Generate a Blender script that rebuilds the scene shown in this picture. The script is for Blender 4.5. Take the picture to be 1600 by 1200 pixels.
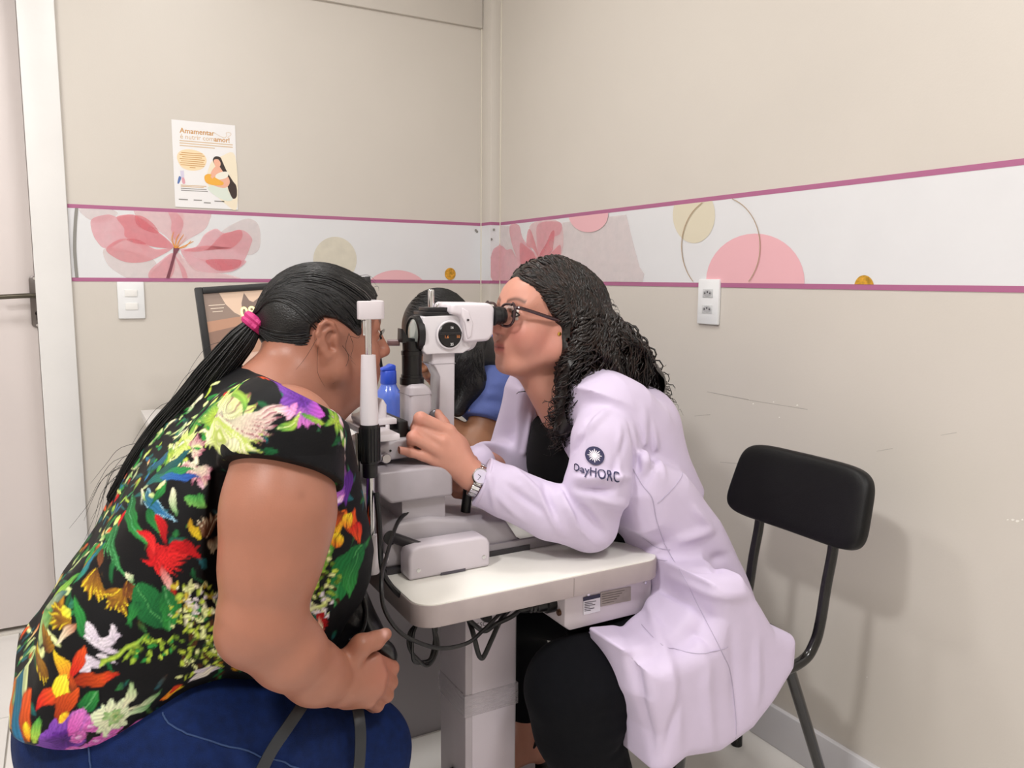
import bpy, bmesh, math, random
import numpy as np
from mathutils import Vector, Matrix
from mathutils.bvhtree import BVHTree

for _o in list(bpy.data.objects):
    bpy.data.objects.remove(_o, do_unlink=True)
SC = bpy.context.scene
COL = SC.collection

# ------------------------------------------------------------------ camera
FPX = 1247.4
AL, TH, RO = math.radians(29.28), math.radians(7.447), math.radians(0.456)
CAM = np.array([0.0, 0.0, 1.15])
FW = np.array([math.sin(AL)*math.cos(TH), math.cos(AL)*math.cos(TH), -math.sin(TH)])
R0 = np.array([math.cos(AL), -math.sin(AL), 0.0])
U0 = np.cross(R0, FW)
RT = math.cos(RO)*R0 + math.sin(RO)*U0
UP = -math.sin(RO)*R0 + math.cos(RO)*U0
cd = bpy.data.cameras.new('camera')
cd.sensor_width = 36.0
cd.lens = 36.0*FPX/1600.0
cd.clip_start = 0.02
camo = bpy.data.objects.new('camera', cd)
COL.objects.link(camo)
camo.matrix_world = Matrix(((RT[0], UP[0], -FW[0], CAM[0]), (RT[1], UP[1], -FW[1], CAM[1]),
                            (RT[2], UP[2], -FW[2], CAM[2]), (0, 0, 0, 1)))
SC.camera = camo

# ------------------------------------------------------------------ view / world / lights
SC.view_settings.view_transform = 'Standard'
SC.view_settings.look = 'None'
SC.view_settings.gamma = 1.0
SC.view_settings.use_curve_mapping = False
SC.view_settings.exposure = 0.12
wd = bpy.data.worlds.new('world'); SC.world = wd
wd.use_nodes = True
wd.node_tree.nodes['Background'].inputs[0].default_value = (1.0, 0.98, 0.97, 1)
wd.node_tree.nodes['Background'].inputs[1].default_value = 0.25

def area_light(name, loc, size, power, color, rot=(0, 0, 0), shape='SQUARE', sy=None):
    l = bpy.data.lights.new(name, 'AREA'); l.energy = power; l.color = color
    l.shape = shape; l.size = size
    if sy: l.size_y = sy
    o = bpy.data.objects.new(name, l); COL.objects.link(o)
    o.location = loc; o.rotation_euler = rot
    return o

CEIL = 2.62
LAMPS = [(-0.92, 0.36, 0.24, 33.0), (0.75, -0.15, 0.34, 16.0), (0.45, 1.75, 0.34, 9.0), (-0.75, 1.75, 0.34, 9.5)]
for _x, _y, _s, _p in LAMPS:
    area_light('lamp_light', (_x, _y, CEIL-0.035), _s, _p, (1.0, 0.985, 0.972))

# ------------------------------------------------------------------ pixel helpers: a point on a plane of the room
def _ray(px, py):
    return FW + (px-800.0)/FPX*RT - (py-600.0)/FPX*UP
def at(px, py, Y):
    d = _ray(px, py); return CAM + d*(Y-CAM[1])/d[1]
def atx(px, py, X):
    d = _ray(px, py); return CAM + d*(X-CAM[0])/d[0]
def atz(px, py, Z):
    d = _ray(px, py); return CAM + d*(Z-CAM[2])/d[2]
def proj(P):
    q = np.asarray(P, float)-CAM
    w = q @ FW
    return 800+FPX*(q @ RT)/w, 600-FPX*(q @ UP)/w

# ------------------------------------------------------------------ materials
def lin(c):
    if isinstance(c, str):
        c = c.lstrip('#'); c = [int(c[i:i+2], 16)/255.0 for i in (0, 2, 4)]
    return tuple((x/12.92 if x <= 0.04045 else ((x+0.055)/1.055)**2.4) for x in c[:3])
MATS = {}
def mat(name, col, rough=0.5, metal=0.0, var=0.0, vscale=8.0, bump=0.0, bscale=60.0, emit=0.0, alpha=1.0,
        trans=0.0, sss=0.0, attr=None, stretch=None, spec=0.5, coat=0.0, detail=4.0, sheen=0.0):
    if name in MATS: return MATS[name]
    m = bpy.data.materials.new(name); m.use_nodes = True
    nt = m.node_tree; b = nt.nodes['Principled BSDF']
    c = lin(col)+(1.0,)
    b.inputs['Base Color'].default_value = c
    b.inputs['Roughness'].default_value = rough
    b.inputs['Metallic'].default_value = metal
    b.inputs['Specular IOR Level'].default_value = spec
    if coat: b.inputs['Coat Weight'].default_value = coat
    if sheen: b.inputs['Sheen Weight'].default_value = sheen
    if trans: b.inputs['Transmission Weight'].default_value = trans
    if sss:
        b.inputs['Subsurface Weight'].default_value = sss
        b.inputs['Subsurface Radius'].default_value = (0.9, 0.35, 0.2)
        b.inputs['Subsurface Scale'].default_value = 0.008
    if alpha < 1: b.inputs['Alpha'].default_value = alpha
    if emit:
        b.inputs['Emission Color'].default_value = c; b.inputs['Emission Strength'].default_value = emit
    tc = None
    def coords():
        nonlocal tc
        if tc is None:
            t = nt.nodes.new('ShaderNodeTexCoord'); tc = t.outputs['Object']
            if stretch:
                mp = nt.nodes.new('ShaderNodeMapping'); mp.inputs['Scale'].default_value = stretch
                nt.links.new(tc, mp.inputs['Vector']); tc = mp.outputs['Vector']
        return tc
    src = None
    if attr:
        a = nt.nodes.new('ShaderNodeAttribute'); a.attribute_name = attr; src = a.outputs['Color']
    if var:
        n = nt.nodes.new('ShaderNodeTexNoise'); n.inputs['Scale'].default_value = vscale
        n.inputs['Detail'].default_value = detail
        nt.links.new(coords(), n.inputs['Vector'])
        r = nt.nodes.new('ShaderNodeMapRange')
        r.inputs['To Min'].default_value = 1-var; r.inputs['To Max'].default_value = 1+var
        r.inputs['From Min'].default_value = 0.3; r.inputs['From Max'].default_value = 0.7
        nt.links.new(n.outputs['Fac'], r.inputs['Value'])
        mx = nt.nodes.new('ShaderNodeMix'); mx.data_type = 'RGBA'; mx.blend_type = 'MULTIPLY'
        mx.inputs['Factor'].default_value = 1.0
        if src is not None: nt.links.new(src, mx.inputs['A'])
        else: mx.inputs['A'].default_value = c
        nt.links.new(r.outputs['Result'], mx.inputs['B'])
        src = mx.outputs['Result']
    if src is not None: nt.links.new(src, b.inputs['Base Color'])
    if bump:
        n = nt.nodes.new('ShaderNodeTexNoise'); n.inputs['Scale'].default_value = bscale
        n.inputs['Detail'].default_value = detail
        nt.links.new(coords(), n.inputs['Vector'])
        bp = nt.nodes.new('ShaderNodeBump'); bp.inputs['Strength'].default_value = bump
        bp.inputs['Distance'].default_value = 0.004
        nt.links.new(n.outputs['Fac'], bp.inputs['Height'])
        nt.links.new(bp.outputs['Normal'], b.inputs['Normal'])
    MATS[name] = m
    return m

# ------------------------------------------------------------------ mesh builder
class MB:
    def __init__(s): s.v = []; s.f = []
    def add(s, vs, fs):
        o = len(s.v); s.v += [tuple(map(float, p)) for p in vs]; s.f += [tuple(i+o for i in f) for f in fs]
        return s
    def box(s, lo, hi):
        x0, y0, z0 = lo; x1, y1, z1 = hi
        return s.add([(x0,y0,z0),(x1,y0,z0),(x1,y1,z0),(x0,y1,z0),(x0,y0,z1),(x1,y0,z1),(x1,y1,z1),(x0,y1,z1)],
                     [(3,2,1,0),(4,5,6,7),(0,1,5,4),(1,2,6,5),(2,3,7,6),(3,0,4,7)])
    def bar(s, a, b, r, n=12, r2=None, cap=True):
        return s.tube([a, b], [r, r if r2 is None else r2], n, cap)
    def tube(s, pts, rad, n=8, cap=True, closed=False):
        pts = [np.asarray(p, float) for p in pts]; m = len(pts)
        if not hasattr(rad, '__len__'): rad = [rad]*m
        T = []
        for i in range(m):
            if closed: t = pts[(i+1) % m]-pts[i-1]
            else: t = pts[min(i+1, m-1)]-pts[max(i-1, 0)]
            T.append(t/(np.linalg.norm(t)+1e-12))
        ref = np.array([0, 0, 1.0]) if abs(T[0][2]) < 0.9 else np.array([1.0, 0, 0])
        u = np.cross(T[0], ref); u /= np.linalg.norm(u)
        vs = []
        for i in range(m):
            u = u-T[i]*(u @ T[i]); u /= (np.linalg.norm(u)+1e-12)
            w = np.cross(T[i], u)
            for k in range(n):
                a = 2*math.pi*k/n
                vs.append(pts[i]+rad[i]*(math.cos(a)*u+math.sin(a)*w))
        fs = []
        for i in range(m if closed else m-1):
            j = (i+1) % m
            for k in range(n):
                k2 = (k+1) % n
                fs.append((i*n+k, i*n+k2, j*n+k2, j*n+k))
        if cap and not closed:
            fs.append(tuple(range(n))[::-1]); fs.append(tuple((m-1)*n+k for k in range(n)))
        return s.add(vs, fs)
    def prism(s, poly, axis, lo, hi):
        """poly: 2D points in the two other axes (x,y order kept), extruded along axis from lo to hi"""
        n = len(poly)
        def mk(p, t):
            p = list(p); p.insert(axis, t); return p
        vs = [mk(p, lo) for p in poly]+[mk(p, hi) for p in poly]
        fs = [tuple(range(n)), tuple(range(2*n-1, n-1, -1))]
        for i in range(n):
            j = (i+1) % n; fs.append((i+n, j+n, j, i))
        return s.add(vs, fs)
    def lathe(s, o, ax, prof, n=28):
        """prof: list of (t along ax, radius)"""
        ax = np.asarray(ax, float); ax /= np.linalg.norm(ax)
        ref = np.array([0, 0, 1.0]) if abs(ax[2]) < 0.9 else np.array([1.0, 0, 0])
        u = np.cross(ax, ref); u /= np.linalg.norm(u); w = np.cross(ax, u)
        vs = []; fs = []
        for t, r in prof:
            for k in range(n):
                a = 2*math.pi*k/n
                vs.append(np.asarray(o)+ax*t+r*(math.cos(a)*u+math.sin(a)*w))
        for i in range(len(prof)-1):
            for k in range(n):
                k2 = (k+1) % n
                fs.append((i*n+k, i*n+k2, (i+1)*n+k2, (i+1)*n+k))
        fs.append(tuple(range(n))[::-1]); fs.append(tuple((len(prof)-1)*n+k for k in range(n)))
        return s.add(vs, fs)
    def build(s, name, m, parent=None, smooth=False, bevel=0.0, seg=2, autos=True):
        me = bpy.data.meshes.new(name)
        me.from_pydata(s.v, [], s.f); me.update()
        bm = bmesh.new(); bm.from_mesh(me)
        bmesh.ops.recalc_face_normals(bm, faces=bm.faces)
        if bevel:
            ed = [e for e in bm.edges if len(e.link_faces) == 2 and e.calc_face_angle(0) > 0.6]
            bmesh.ops.bevel(bm, geom=ed, offset=bevel, segments=seg, profile=0.5, affect='EDGES', clamp_overlap=True)
        bm.to_mesh(me); bm.free()
        if smooth or bevel:
            me.shade_smooth()
            if autos:
                try: me.set_sharp_from_angle(angle=math.radians(38))
                except Exception: pass
        if m: me.materials.append(m)
        o = bpy.data.objects.new(name, me); COL.objects.link(o)
        if parent is not None: o.parent = parent
        return o

def empty(name, label, cat, group=None, loc=(0, 0, 0)):
    o = bpy.data.objects.new(name, None); COL.objects.link(o)
    o.empty_display_size = 0.05
    o['label'] = label; o['category'] = cat
    if group: o['group'] = group
    return o
def tag(o, label, cat, group=None):
    o['label'] = label; o['category'] = cat
    if group: o['group'] = group
    return o
def struct(o, label=None):
    o['kind'] = 'structure'
    if label: o['label'] = label
    return o
def rbox(name, lo, hi, m, parent=None, bevel=0.003, seg=2):
    return MB().box(lo, hi).build(name, m, parent, bevel=bevel, seg=seg)
def spline(pts, n=8, closed=False):
    P = [np.asarray(p, float) for p in pts]; m = len(P); out = []
    rng = range(m) if closed else range(m-1)
    for i in rng:
        if closed: p0, p1, p2, p3 = P[i-1], P[i], P[(i+1) % m], P[(i+2) % m]
        else: p0, p1, p2, p3 = P[max(i-1, 0)], P[i], P[i+1], P[min(i+2, m-1)]
        for k in range(n):
            t = k/n
            out.append(0.5*((2*p1)+(-p0+p2)*t+(2*p0-5*p1+4*p2-p3)*t*t+(-p0+3*p1-3*p2+p3)*t**3))
    if not closed: out.append(P[-1])
    return out
def text_mesh(body, size, align='CENTER', extrude=0.0, bold=0.0):
    c = bpy.data.curves.new('txt', 'FONT'); c.body = body; c.size = size; c.align_x = align; c.align_y = 'CENTER'
    c.extrude = extrude; c.offset = bold; c.resolution_u = 3
    o = bpy.data.objects.new('txt', c); COL.objects.link(o)
    dg = bpy.context.evaluated_depsgraph_get()
    me = bpy.data.meshes.new_from_object(o.evaluated_get(dg))
    vs = [tuple(v.co) for v in me.vertices]; fs = [tuple(p.vertices) for p in me.polygons]
    bpy.data.objects.remove(o); bpy.data.curves.remove(c); bpy.data.meshes.remove(me)
    return vs, fs
def text_on(name, body, size, origin, ux, uy, m, parent, off=None, bold=0.0, align='CENTER', sx=1.0):
    vs, fs = text_mesh(body, size, align, 0.0, bold)
    o = np.asarray(origin, float); ux = np.asarray(ux, float); uy = np.asarray(uy, float)
    mb = MB(); mb.add([o+ux*v[0]*sx+uy*v[1] for v in vs], fs)
    return mb.build(name, m, parent)
YB, XR, XL, YF = 2.85, 1.497, -1.9, -1.7
WALLM = mat('wall_paint', '#d4cec6', 0.36, var=0.02, vscale=2.2, bump=0.05, bscale=220.0, spec=0.45)
WHITE_TRIM = mat('white_trim_paint', '#e6e5e4', 0.4, var=0.02, vscale=6, bump=0.08, bscale=90)
CEILM = mat('ceiling_paint', '#f2f0ec', 0.8)
DOORM = mat('door_laminate', '#dfd6d4', 0.42, var=0.02, vscale=3)
BASEM = mat('baseboard_white', '#dcdbe0', 0.3)
TILEM = mat('floor_tile_glaze', '#e9e6e2', 0.16, var=0.02, vscale=5)
GROUT = mat('floor_grout', '#a9a39b', 0.8)
CHROME = mat('chrome', '#d8d8da', 0.16, 1.0)
BSTEEL = mat('brushed_steel', '#8b8683', 0.28, 1.0)
BLACKP = mat('black_plastic', '#0d0d0f', 0.38)
WPLAST = mat('white_plastic', '#eceef0', 0.32)

# floor and its tiles
fl = struct(MB().box((XL-0.1, YF-0.1, -0.08), (XR+0.1, 3.1, -0.004)).build('floor', GROUT))
def tile_mesh():
    mb = MB(); g = 0.0015; mb.box((g, g, -0.008), (0.6-g, 0.6-g, 0.0))
    return mb.build('tile', TILEM, fl, bevel=0.0012, seg=1)
t0 = tile_mesh(); first = True
ox, oy = -0.183, 2.36
for i in range(-3, 3):
    for j in range(-7, 1):
        x, y = ox+0.6*i, oy+0.6*j
        if first: o = t0; first = False
        else:
            o = t0.copy(); COL.objects.link(o); o.parent = fl
        o.location = (x, y, 0.0)

# walls, ceiling
OPX0, OPX1, OPZ = -0.96, -0.045, 2.14
wb = MB()
wb.box((OPX1, YB, 0), (XR+0.1, YB+0.12, CEIL)); wb.box((XL-0.1, YB, 0), (OPX0, YB+0.12, CEIL)); wb.box((OPX0, YB, OPZ), (OPX1, YB+0.12, CEIL))
wb.box((OPX0-.12, 2.972, 0), (OPX1+.05, 3.06, CEIL))
struct(wb.build('wall_back', WALLM))
struct(MB().box((XR, YF-0.1, 0), (XR+0.12, YB+0.12, CEIL)).build('wall_right', WALLM))
struct(MB().box((XL-0.12, YF-0.1, 0), (XL, YB+0.12, CEIL)).build('wall_left', WALLM))
struct(MB().box((XL-0.12, YF-0.12, 0), (XR+0.12, YF, CEIL)).build('wall_front', WALLM))
struct(MB().box((XL-0.12, YF-0.12, CEIL), (XR+0.12, YB+0.2, CEIL+0.1)).build('ceiling', CEILM))
# raised panel of the upper back wall and boxed-in conduit in the corner
struct(rbox('trim_1', (0.30, YB-0.012, 2.096), (1.4525, YB+0.01, CEIL), WALLM, bevel=0.004))
CX0, CY0 = 1.4535, 2.772
struct(rbox('trim_2', (CX0, CY0, 0.0), (XR+0.01, YB+0.01, CEIL), WALLM, bevel=0.0025))
CORN = mat('corner_bead_paint', '#dbd5c8', 0.35)
struct(MB().bar((CX0-0.001, YB-0.002, 0), (CX0-0.001, YB-0.002, CEIL), 0.0035, 8).build('trim_3', CORN))
struct(MB().bar((XR-0.001, CY0-0.001, 0), (XR-0.001, CY0-0.001, CEIL), 0.0035, 8).build('trim_4', CORN))
# baseboards
struct(rbox('baseboard_right', (XR-0.014, YF, 0.0), (XR+0.001, CY0, 0.102), BASEM, bevel=0.003))
struct(rbox('baseboard_back', (0.03, YB-0.014, 0.0), (CX0, YB+0.001, 0.102), BASEM, bevel=0.003))

# door with casing
dr = struct(rbox('door_1', (OPX0+0.004, 2.93, 0.022), (-0.074, 2.968, OPZ-0.005), DOORM, bevel=0.003))
trm = MB(); trm.box((-0.071, YB-0.016, 0), (0.027, YB+0.10, OPZ+0.09)); trm.box((-1.06, YB-0.016, 0), (-0.962, YB+0.10, OPZ+0.09)); trm.box((-0.962, YB-0.016, OPZ), (-0.071, YB+0.10, OPZ+0.09))
struct(trm.build('trim_5', WHITE_TRIM, bevel=0.003))
struct(rbox('trim_6', (-1.0, 2.925, -0.002), (-0.06, 3.0, 0.008), mat('threshold_stone', '#d9d4cc', 0.4), bevel=0.002))
HP = mat('handle_plate_metal', '#77716f', 0.3, 1.0)
hx0, hx1 = at(47, 470, 2.925)[0], at(65, 470, 2.925)[0]
hz0, hz1 = at(57, 512, 2.925)[2], at(57, 431, 2.925)[2]
hc = (hx0+hx1)/2; hw = (hx1-hx0)/2
poly = [(hc+hw*math.cos(a), hz1-0.012+0.012*math.sin(a)) for a in np.linspace(0, math.pi, 9)] + \
       [(hc-hw*math.cos(a), hz0+0.012-0.012*math.sin(a)) for a in np.linspace(0, math.pi, 9)]
pl = MB().prism(poly, 1, 2.921, 2.9302).build('handle_plate', HP, dr, bevel=0.002)
zz = at(57, 462, 2.92)[2]
lv = MB().bar((hc+0.006, 2.922, zz), (hc+0.006, 2.872, zz), 0.009, 14)
lv.tube(spline([(hc+0.010, 2.876, zz), (hc-0.02, 2.872, zz+0.001), (hc-0.095, 2.872, zz-0.003)], 6), 0.0075, 12)
lv.build('lever_handle', mat('lever_metal', '#5f5a50', 0.3, 1.0), dr, smooth=True)
kc = MB(); kz = hz0+0.045
kc.lathe((hc+0.003, 2.9215, kz), (0, -1, 0), [(0, 0.0075), (0.006, 0.0075), (0.0065, 0.006)], 16)
kc.box((hc-0.001, 2.9212, kz-0.022), (hc+0.007, 2.9195, kz-0.008))
kc.build('lock_cylinder', mat('lock_dark', '#2a2627', 0.35, 1.0), dr)
sc_ = MB()
for zz_ in (hz1-0.008, hz0+0.008): sc_.lathe((hc, 2.9215, zz_), (0, -1, 0), [(0, 0.004), (0.0015, 0.004)], 10)
sc_.build('screw', CHROME, dr)

# ceiling lamps (square LED panels); their light is set at the top of the script
LEDM = mat('led_diffuser', '#fff8ee', 0.5, emit=6.0)
for i, (x, y, s, p) in enumerate(LAMPS):
    lab = ['small square ceiling light panel nearest the door side', 'square ceiling light panel above the camera side', 'square ceiling light panel above the desk', 'square ceiling light panel in front of the door'][i]
    e = empty('ceiling_light', lab, 'ceiling light', 'ceiling light panels')
    h = s/2+0.015
    fr = MB(); fr.box((x-h, y-h, CEIL-0.03), (x-s/2, y+h, CEIL)); fr.box((x+s/2, y-h, CEIL-0.03), (x+h, y+h, CEIL))
    fr.box((x-s/2, y-h, CEIL-0.03), (x+s/2, y-s/2, CEIL)); fr.box((x-s/2, y+s/2, CEIL-0.03), (x+s/2, y+h, CEIL))
    fr.build('frame', WPLAST, e)
    MB().box((x-s/2, y-s/2, CEIL-0.02), (x+s/2, y+s/2, CEIL-0.012)).build('diffuser', LEDM, e)

# ------------------------------------------------------------------ wallpaper border
BZ0, BZ1 = 1.1375, 1.3645
ST = 0.0105
BORD = mat('border_paper', '#e2e3e6', 0.45, var=0.012, vscale=9)
STRIPE = mat('border_stripe_mauve', '#b0688f', 0.45)
T = 0.0010
bd = empty('wallpaper_border', 'white wallpaper border with a large pink flower on the wall beside the door', 'wallpaper border')
bdr = empty('wallpaper_border', 'white wallpaper border with pink and beige circles on the wall behind the chair', 'wallpaper border')
segs = [((0.028, YB-T, None), (CX0, YB, None)), ((CX0-T, CY0, None), (CX0, YB-T, None)),
        ((CX0-T, CY0-T, None), (XR-T, CY0, None)), ((XR-T, YF+0.02, None), (XR, CY0-T, None))]
for si_, (lo, hi) in enumerate(segs):
    bpar = bdr if si_ == 3 else bd
    MB().box((lo[0], lo[1], BZ0), (hi[0], hi[1], BZ1)).build('border_strip', BORD, bpar)
    e2 = 0.0005
    for za, zb in ((BZ0-ST*0.3, BZ0+ST*0.8), (BZ1-ST*0.6, BZ1+ST*0.5)):
        MB().box((lo[0]-e2 if lo[0] != 0.028 else lo[0], lo[1]-e2, za), (hi[0], hi[1], zb)).build('mauve_stripe', STRIPE, bpar)

def trmat(name, col, a):
    """translucent printing ink: lets the paper (and other ink) below show through"""
    if name in MATS: return MATS[name]
    m = bpy.data.materials.new(name); m.use_nodes = True; nt = m.node_tree
    b = nt.nodes['Principled BSDF']; b.inputs['Base Color'].default_value = lin(col)+(1,)
    b.inputs['Roughness'].default_value = 0.5
    n = nt.nodes.new('ShaderNodeTexNoise'); n.inputs['Scale'].default_value = 26; n.inputs['Detail'].default_value = 5
    t = nt.nodes.new('ShaderNodeTexCoord'); nt.links.new(t.outputs['Object'], n.inputs['Vector'])
    r = nt.nodes.new('ShaderNodeMapRange'); r.inputs['From Min'].default_value = .3; r.inputs['From Max'].default_value = .7
    r.inputs['To Min'].default_value = max(a-0.06, 0.02); r.inputs['To Max'].default_value = min(a+0.06, 1)
    nt.links.new(n.outputs['Fac'], r.inputs['Value']); nt.links.new(r.outputs['Result'], b.inputs['Alpha'])
    MATS[name] = m; return m

LAYER = [0]
def clipz(P, z0, z1):
    for s, lim in ((1, z0), (-1, z1)):
        out = []
        for i in range(len(P)):
            a, b = P[i-1], P[i]
            ia, ib = s*(a[2]-lim) >= 0, s*(b[2]-lim) >= 0
            if ia != ib:
                t = (lim-a[2])/(b[2]-a[2]); out.append(a+(b-a)*t)
            if ib: out.append(b)
        P = out
        if not P: return P
    return P
def wprint(name, pix, wall, m, smooth=True, n=5, parent=None, band=True, off=None):
    """a flat print on a wall, outline given by points on that wall"""
    if off is None:
        LAYER[0] += 1; off = 0.0008+T+0.00011*(LAYER[0] % 24)
    f = (lambda q: at(q[0], q[1], YB)) if wall == 'b' else (lambda q: atx(q[0], q[1], XR))
    P = [f(q) for q in pix]
    if smooth: P = spline(P, n, True)
    if band: P = clipz(P, BZ0+ST*0.8, BZ1-ST*0.6)
    if len(P) < 3: return None
    P = [np.array([p[0], YB-off, p[2]]) if wall == 'b' else np.array([XR-off, p[1], p[2]]) for p in P]
    me = MB(); me.add(P, [tuple(range(len(P)))])
    return me.build(name, m, parent or (bd if wall == 'b' else bdr))

def zf(zx, zy): return (120+zx*310/1600, 310+zy*140/723)      # measured on an enlarged view of the big flower
PK = [trmat('ink_pink_a', '#f0919a', .5), trmat('ink_pink_b', '#f3abb5', .5), trmat('ink_pink_c', '#f4c8cb', .5), trmat('ink_pink_d', '#ee7c88', .42), trmat('ink_pale', '#eddfdf', .55)]
fl_shapes = [
 (4, [(20,100),(120,180),(240,180),(330,120),(240,80),(60,80)]),
 (4, [(230,400),(240,520),(330,600),(460,660),(600,640),(640,520),(500,440)]),
 (4, [(1150,290),(1290,190),(1400,165),(1470,230),(1475,390),(1420,450),(1330,450),(1250,400)]),
 (2, [(470,130),(480,60),(700,60),(850,110),(850,240),(800,370),(700,290),(560,200)]),
 (2, [(830,100),(1065,100),(1065,190),(1020,260),(900,330),(820,380),(840,250)]),
 (2, [(600,640),(640,560),(790,430),(850,500),(880,600),(890,660),(740,660)]),
 (1, [(112,220),(130,160),(250,130),(330,150),(430,130),(520,170),(640,260),(780,390),(700,400),(560,380),(400,330),(240,405),(150,330)]),
 (0, [(320,150),(430,130),(500,150),(640,255),(780,390),(620,390),(480,340),(390,310),(380,240)]),
 (3, [(470,140),(540,150),(620,210),(660,280),(590,270),(490,220)]),
 (0, [(235,410),(330,335),(440,328),(540,365),(640,410),(770,400),(680,460),(560,510),(420,518),(310,480)]),
 (3, [(400,330),(480,330),(560,368),(480,365)]),
 (1, [(580,640),(590,580),(680,500),(770,440),(790,520),(780,600),(740,650),(650,660)]),
 (1, [(720,60),(800,110),(850,170),(855,230),(800,340),(760,260),(760,180)]),
 (1, [(830,410),(960,390),(1030,290),(1120,245),(1190,280),(1330,255),(1410,320),(1400,380),(1360,480),(1300,560),(1180,585),(1050,520),(930,460)]),
 (0, [(860,420),(1030,420),(1160,300),(1240,270),(1320,255),(1330,320),(1250,400),(1150,412),(1050,380)]),
 (1, [(840,420),(1000,490),(1170,490),(1330,495),(1360,520),(1250,590),(1060,600),(930,560)]),
 (3, [(1040,500),(1180,490),(1320,500),(1290,560),(1160,585),(1090,560)]),
 (2, [(820,440),(900,520),(1010,590),(1200,610),(1320,660),(900,660),(860,560)]),
 (1, [(780,450),(830,510),(880,590),(890,660),(860,660),(830,560)]),
]
for k, pts in fl_shapes: wprint('petal', [zf(*p) for p in pts], 'b', PK[k])
STEM = mat('ink_stem', '#7b4350', 0.5); ORNG = mat('ink_orange', '#e99a3c', 0.5)
wprint('flower_stem', [zf(*p) for p in [(778,395),(830,405),(800,450),(770,560),(745,648),(718,648),(745,560),(775,450)]], 'b', STEM, smooth=False)
for a, b, c in [((790,400),(765,330),(780,268)),((795,400),(800,330),(825,285)),((800,400),(825,340),(860,290)),((808,400),(850,350),(885,310)),((815,402),(880,375),(940,345)),((812,402),(870,390),(920,340)),((790,400),(775,310),(800,266))]:
    q = spline([zf(*a), zf(*b), zf(*c)], 5); L = [(p[0]-0.9*(1-i/12), p[1]) for i, p in enumerate(q)]; Rr = [(p[0]+0.9*(1-i/14), p[1]+0.7) for i, p in enumerate(q)]
    wprint('stamen', L+Rr[::-1], 'b', ORNG, smooth=False)
CREAM = trmat('ink_cream', '#e3ddcc', .85); CREAM2 = mat('ink_beige', '#ddd5bf', .5); ROSE = mat('ink_rose', '#ecb9c0', .5); GOLD = mat('ink_gold', '#d9a53a', 0.35, 0.4, var=0.35, vscale=120)
GREYL = mat('ink_grey_ring', '#8d8b86', .5)
def circ(cx, cy, rx, ry, n=40): return [(cx+rx*math.cos(2*math.pi*i/n), cy+ry*math.sin(2*math.pi*i/n)) for i in range(n)]
wprint('cream_circle', circ(523, 406, 34, 36), 'b', CREAM, smooth=False)
wprint('rose_circle', circ(619, 462, 52, 40), 'b', ROSE, smooth=False)
wprint('gold_dot', circ(703, 428, 8.5, 9.5), 'b', GOLD, smooth=False)
for p in ((743, 360),(745,362)): wprint('gold_speck', circ(p[0], p[1], 1.8, 2), 'b', GREYL, smooth=False)
arc = spline([(120,322),(117.5,350),(116.5,385),(118,412),(120.5,437)], 5)
wprint('grey_ring', [(p[0]-2.6, p[1]) for p in arc]+[(p[0]+2.6, p[1]) for p in arc[::-1]], 'b', GREYL, smooth=False)
# right wall prints
def zr(zx, zy): return (740+zx*280/1600, 330+zy*140/800)
r_shapes = [
 (4, [(200,130),(330,130),(350,300),(400,420),(330,380),(240,310),(190,200)]),
 (4, [(800,100),(1370,30),(1430,280),(1490,500),(1530,560),(1510,670),(800,660),(790,400)]),
 (1, [(215,330),(260,310),(300,345),(345,340),(380,400),(430,480),(430,640),(215,640)]),
 (1, [(330,130),(410,125),(450,250),(580,420),(520,520),(420,470),(345,280)]),
 (0, [(420,290),(470,310),(560,390),(590,440),(520,480),(430,470)]),
 (2, [(520,115),(780,100),(780,420),(590,440),(530,300)]),
 (0, [(490,180),(520,175),(580,360),(590,420),(540,340),(480,300)]),
 (1, [(590,110),(780,100),(780,200),(700,250),(600,400),(570,250)]),
 (3, [(700,190),(730,180),(720,300),(700,370),(590,440),(600,380),(660,280)]),
 (0, [(780,300),(780,400),(720,440),(600,440),(700,370)]),
]
for k, pts in r_shapes: wprint('petal', [zr(*p) for p in pts], 'r', PK[k], smooth=k != 4)
# part of the flower that lies on the boxed-in conduit
def cprint(name, pix, m):
    LAYER[0] += 1; off = 0.0009+T+0.00011*(LAYER[0] % 24)
    P = clipz(spline([at(q[0], q[1], CY0) for q in pix], 5, True), BZ0+ST*0.8, BZ1-ST*0.6)
    mb = MB(); mb.add([(min(max(p[0], CX0), XR-0.002), CY0-off, p[2]) for p in P], [tuple(range(len(P)))]); mb.build(name, m, bd)
cprint('petal', [(778,384),(770,390),(766,402),(763,415),(765,430),(772,442),(782,442),(782,384)], PK[1])
for p in ((771,359),(767,374)): cprint('gold_speck', circ(p[0], p[1], 1.8, 2, 10), GREYL)
wprint('rose_circle', circ(921, 335, 31, 28), 'r', ROSE, smooth=False)
wprint('beige_circle', circ(1085, 336, 33, 44), 'r', CREAM2, smooth=False)
wprint('rose_circle', circ(1181, 440, 77, 75), 'r', mat('ink_rose_b', '#ecb6be', .5), smooth=False)
wprint('gold_dot', circ(1351, 449, 15.5, 19), 'r', GOLD, smooth=False)
el = circ(1128, 385, 62, 78, 64); el2 = circ(1128, 385, 60.8, 76.8, 64)
THIN = mat('ink_gold_line', '#b39a7d', .5)
seg_ = []
for i in range(64):
    j = (i+1) % 64
    P = [atx(*q, XR) for q in (el[i], el[j], el2[j], el2[i])]
    if all(BZ0+ST*.8 < p[2] < BZ1-ST*.6 for p in P): seg_.append([(XR-0.0042, p[1], p[2]) for p in P])
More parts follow.
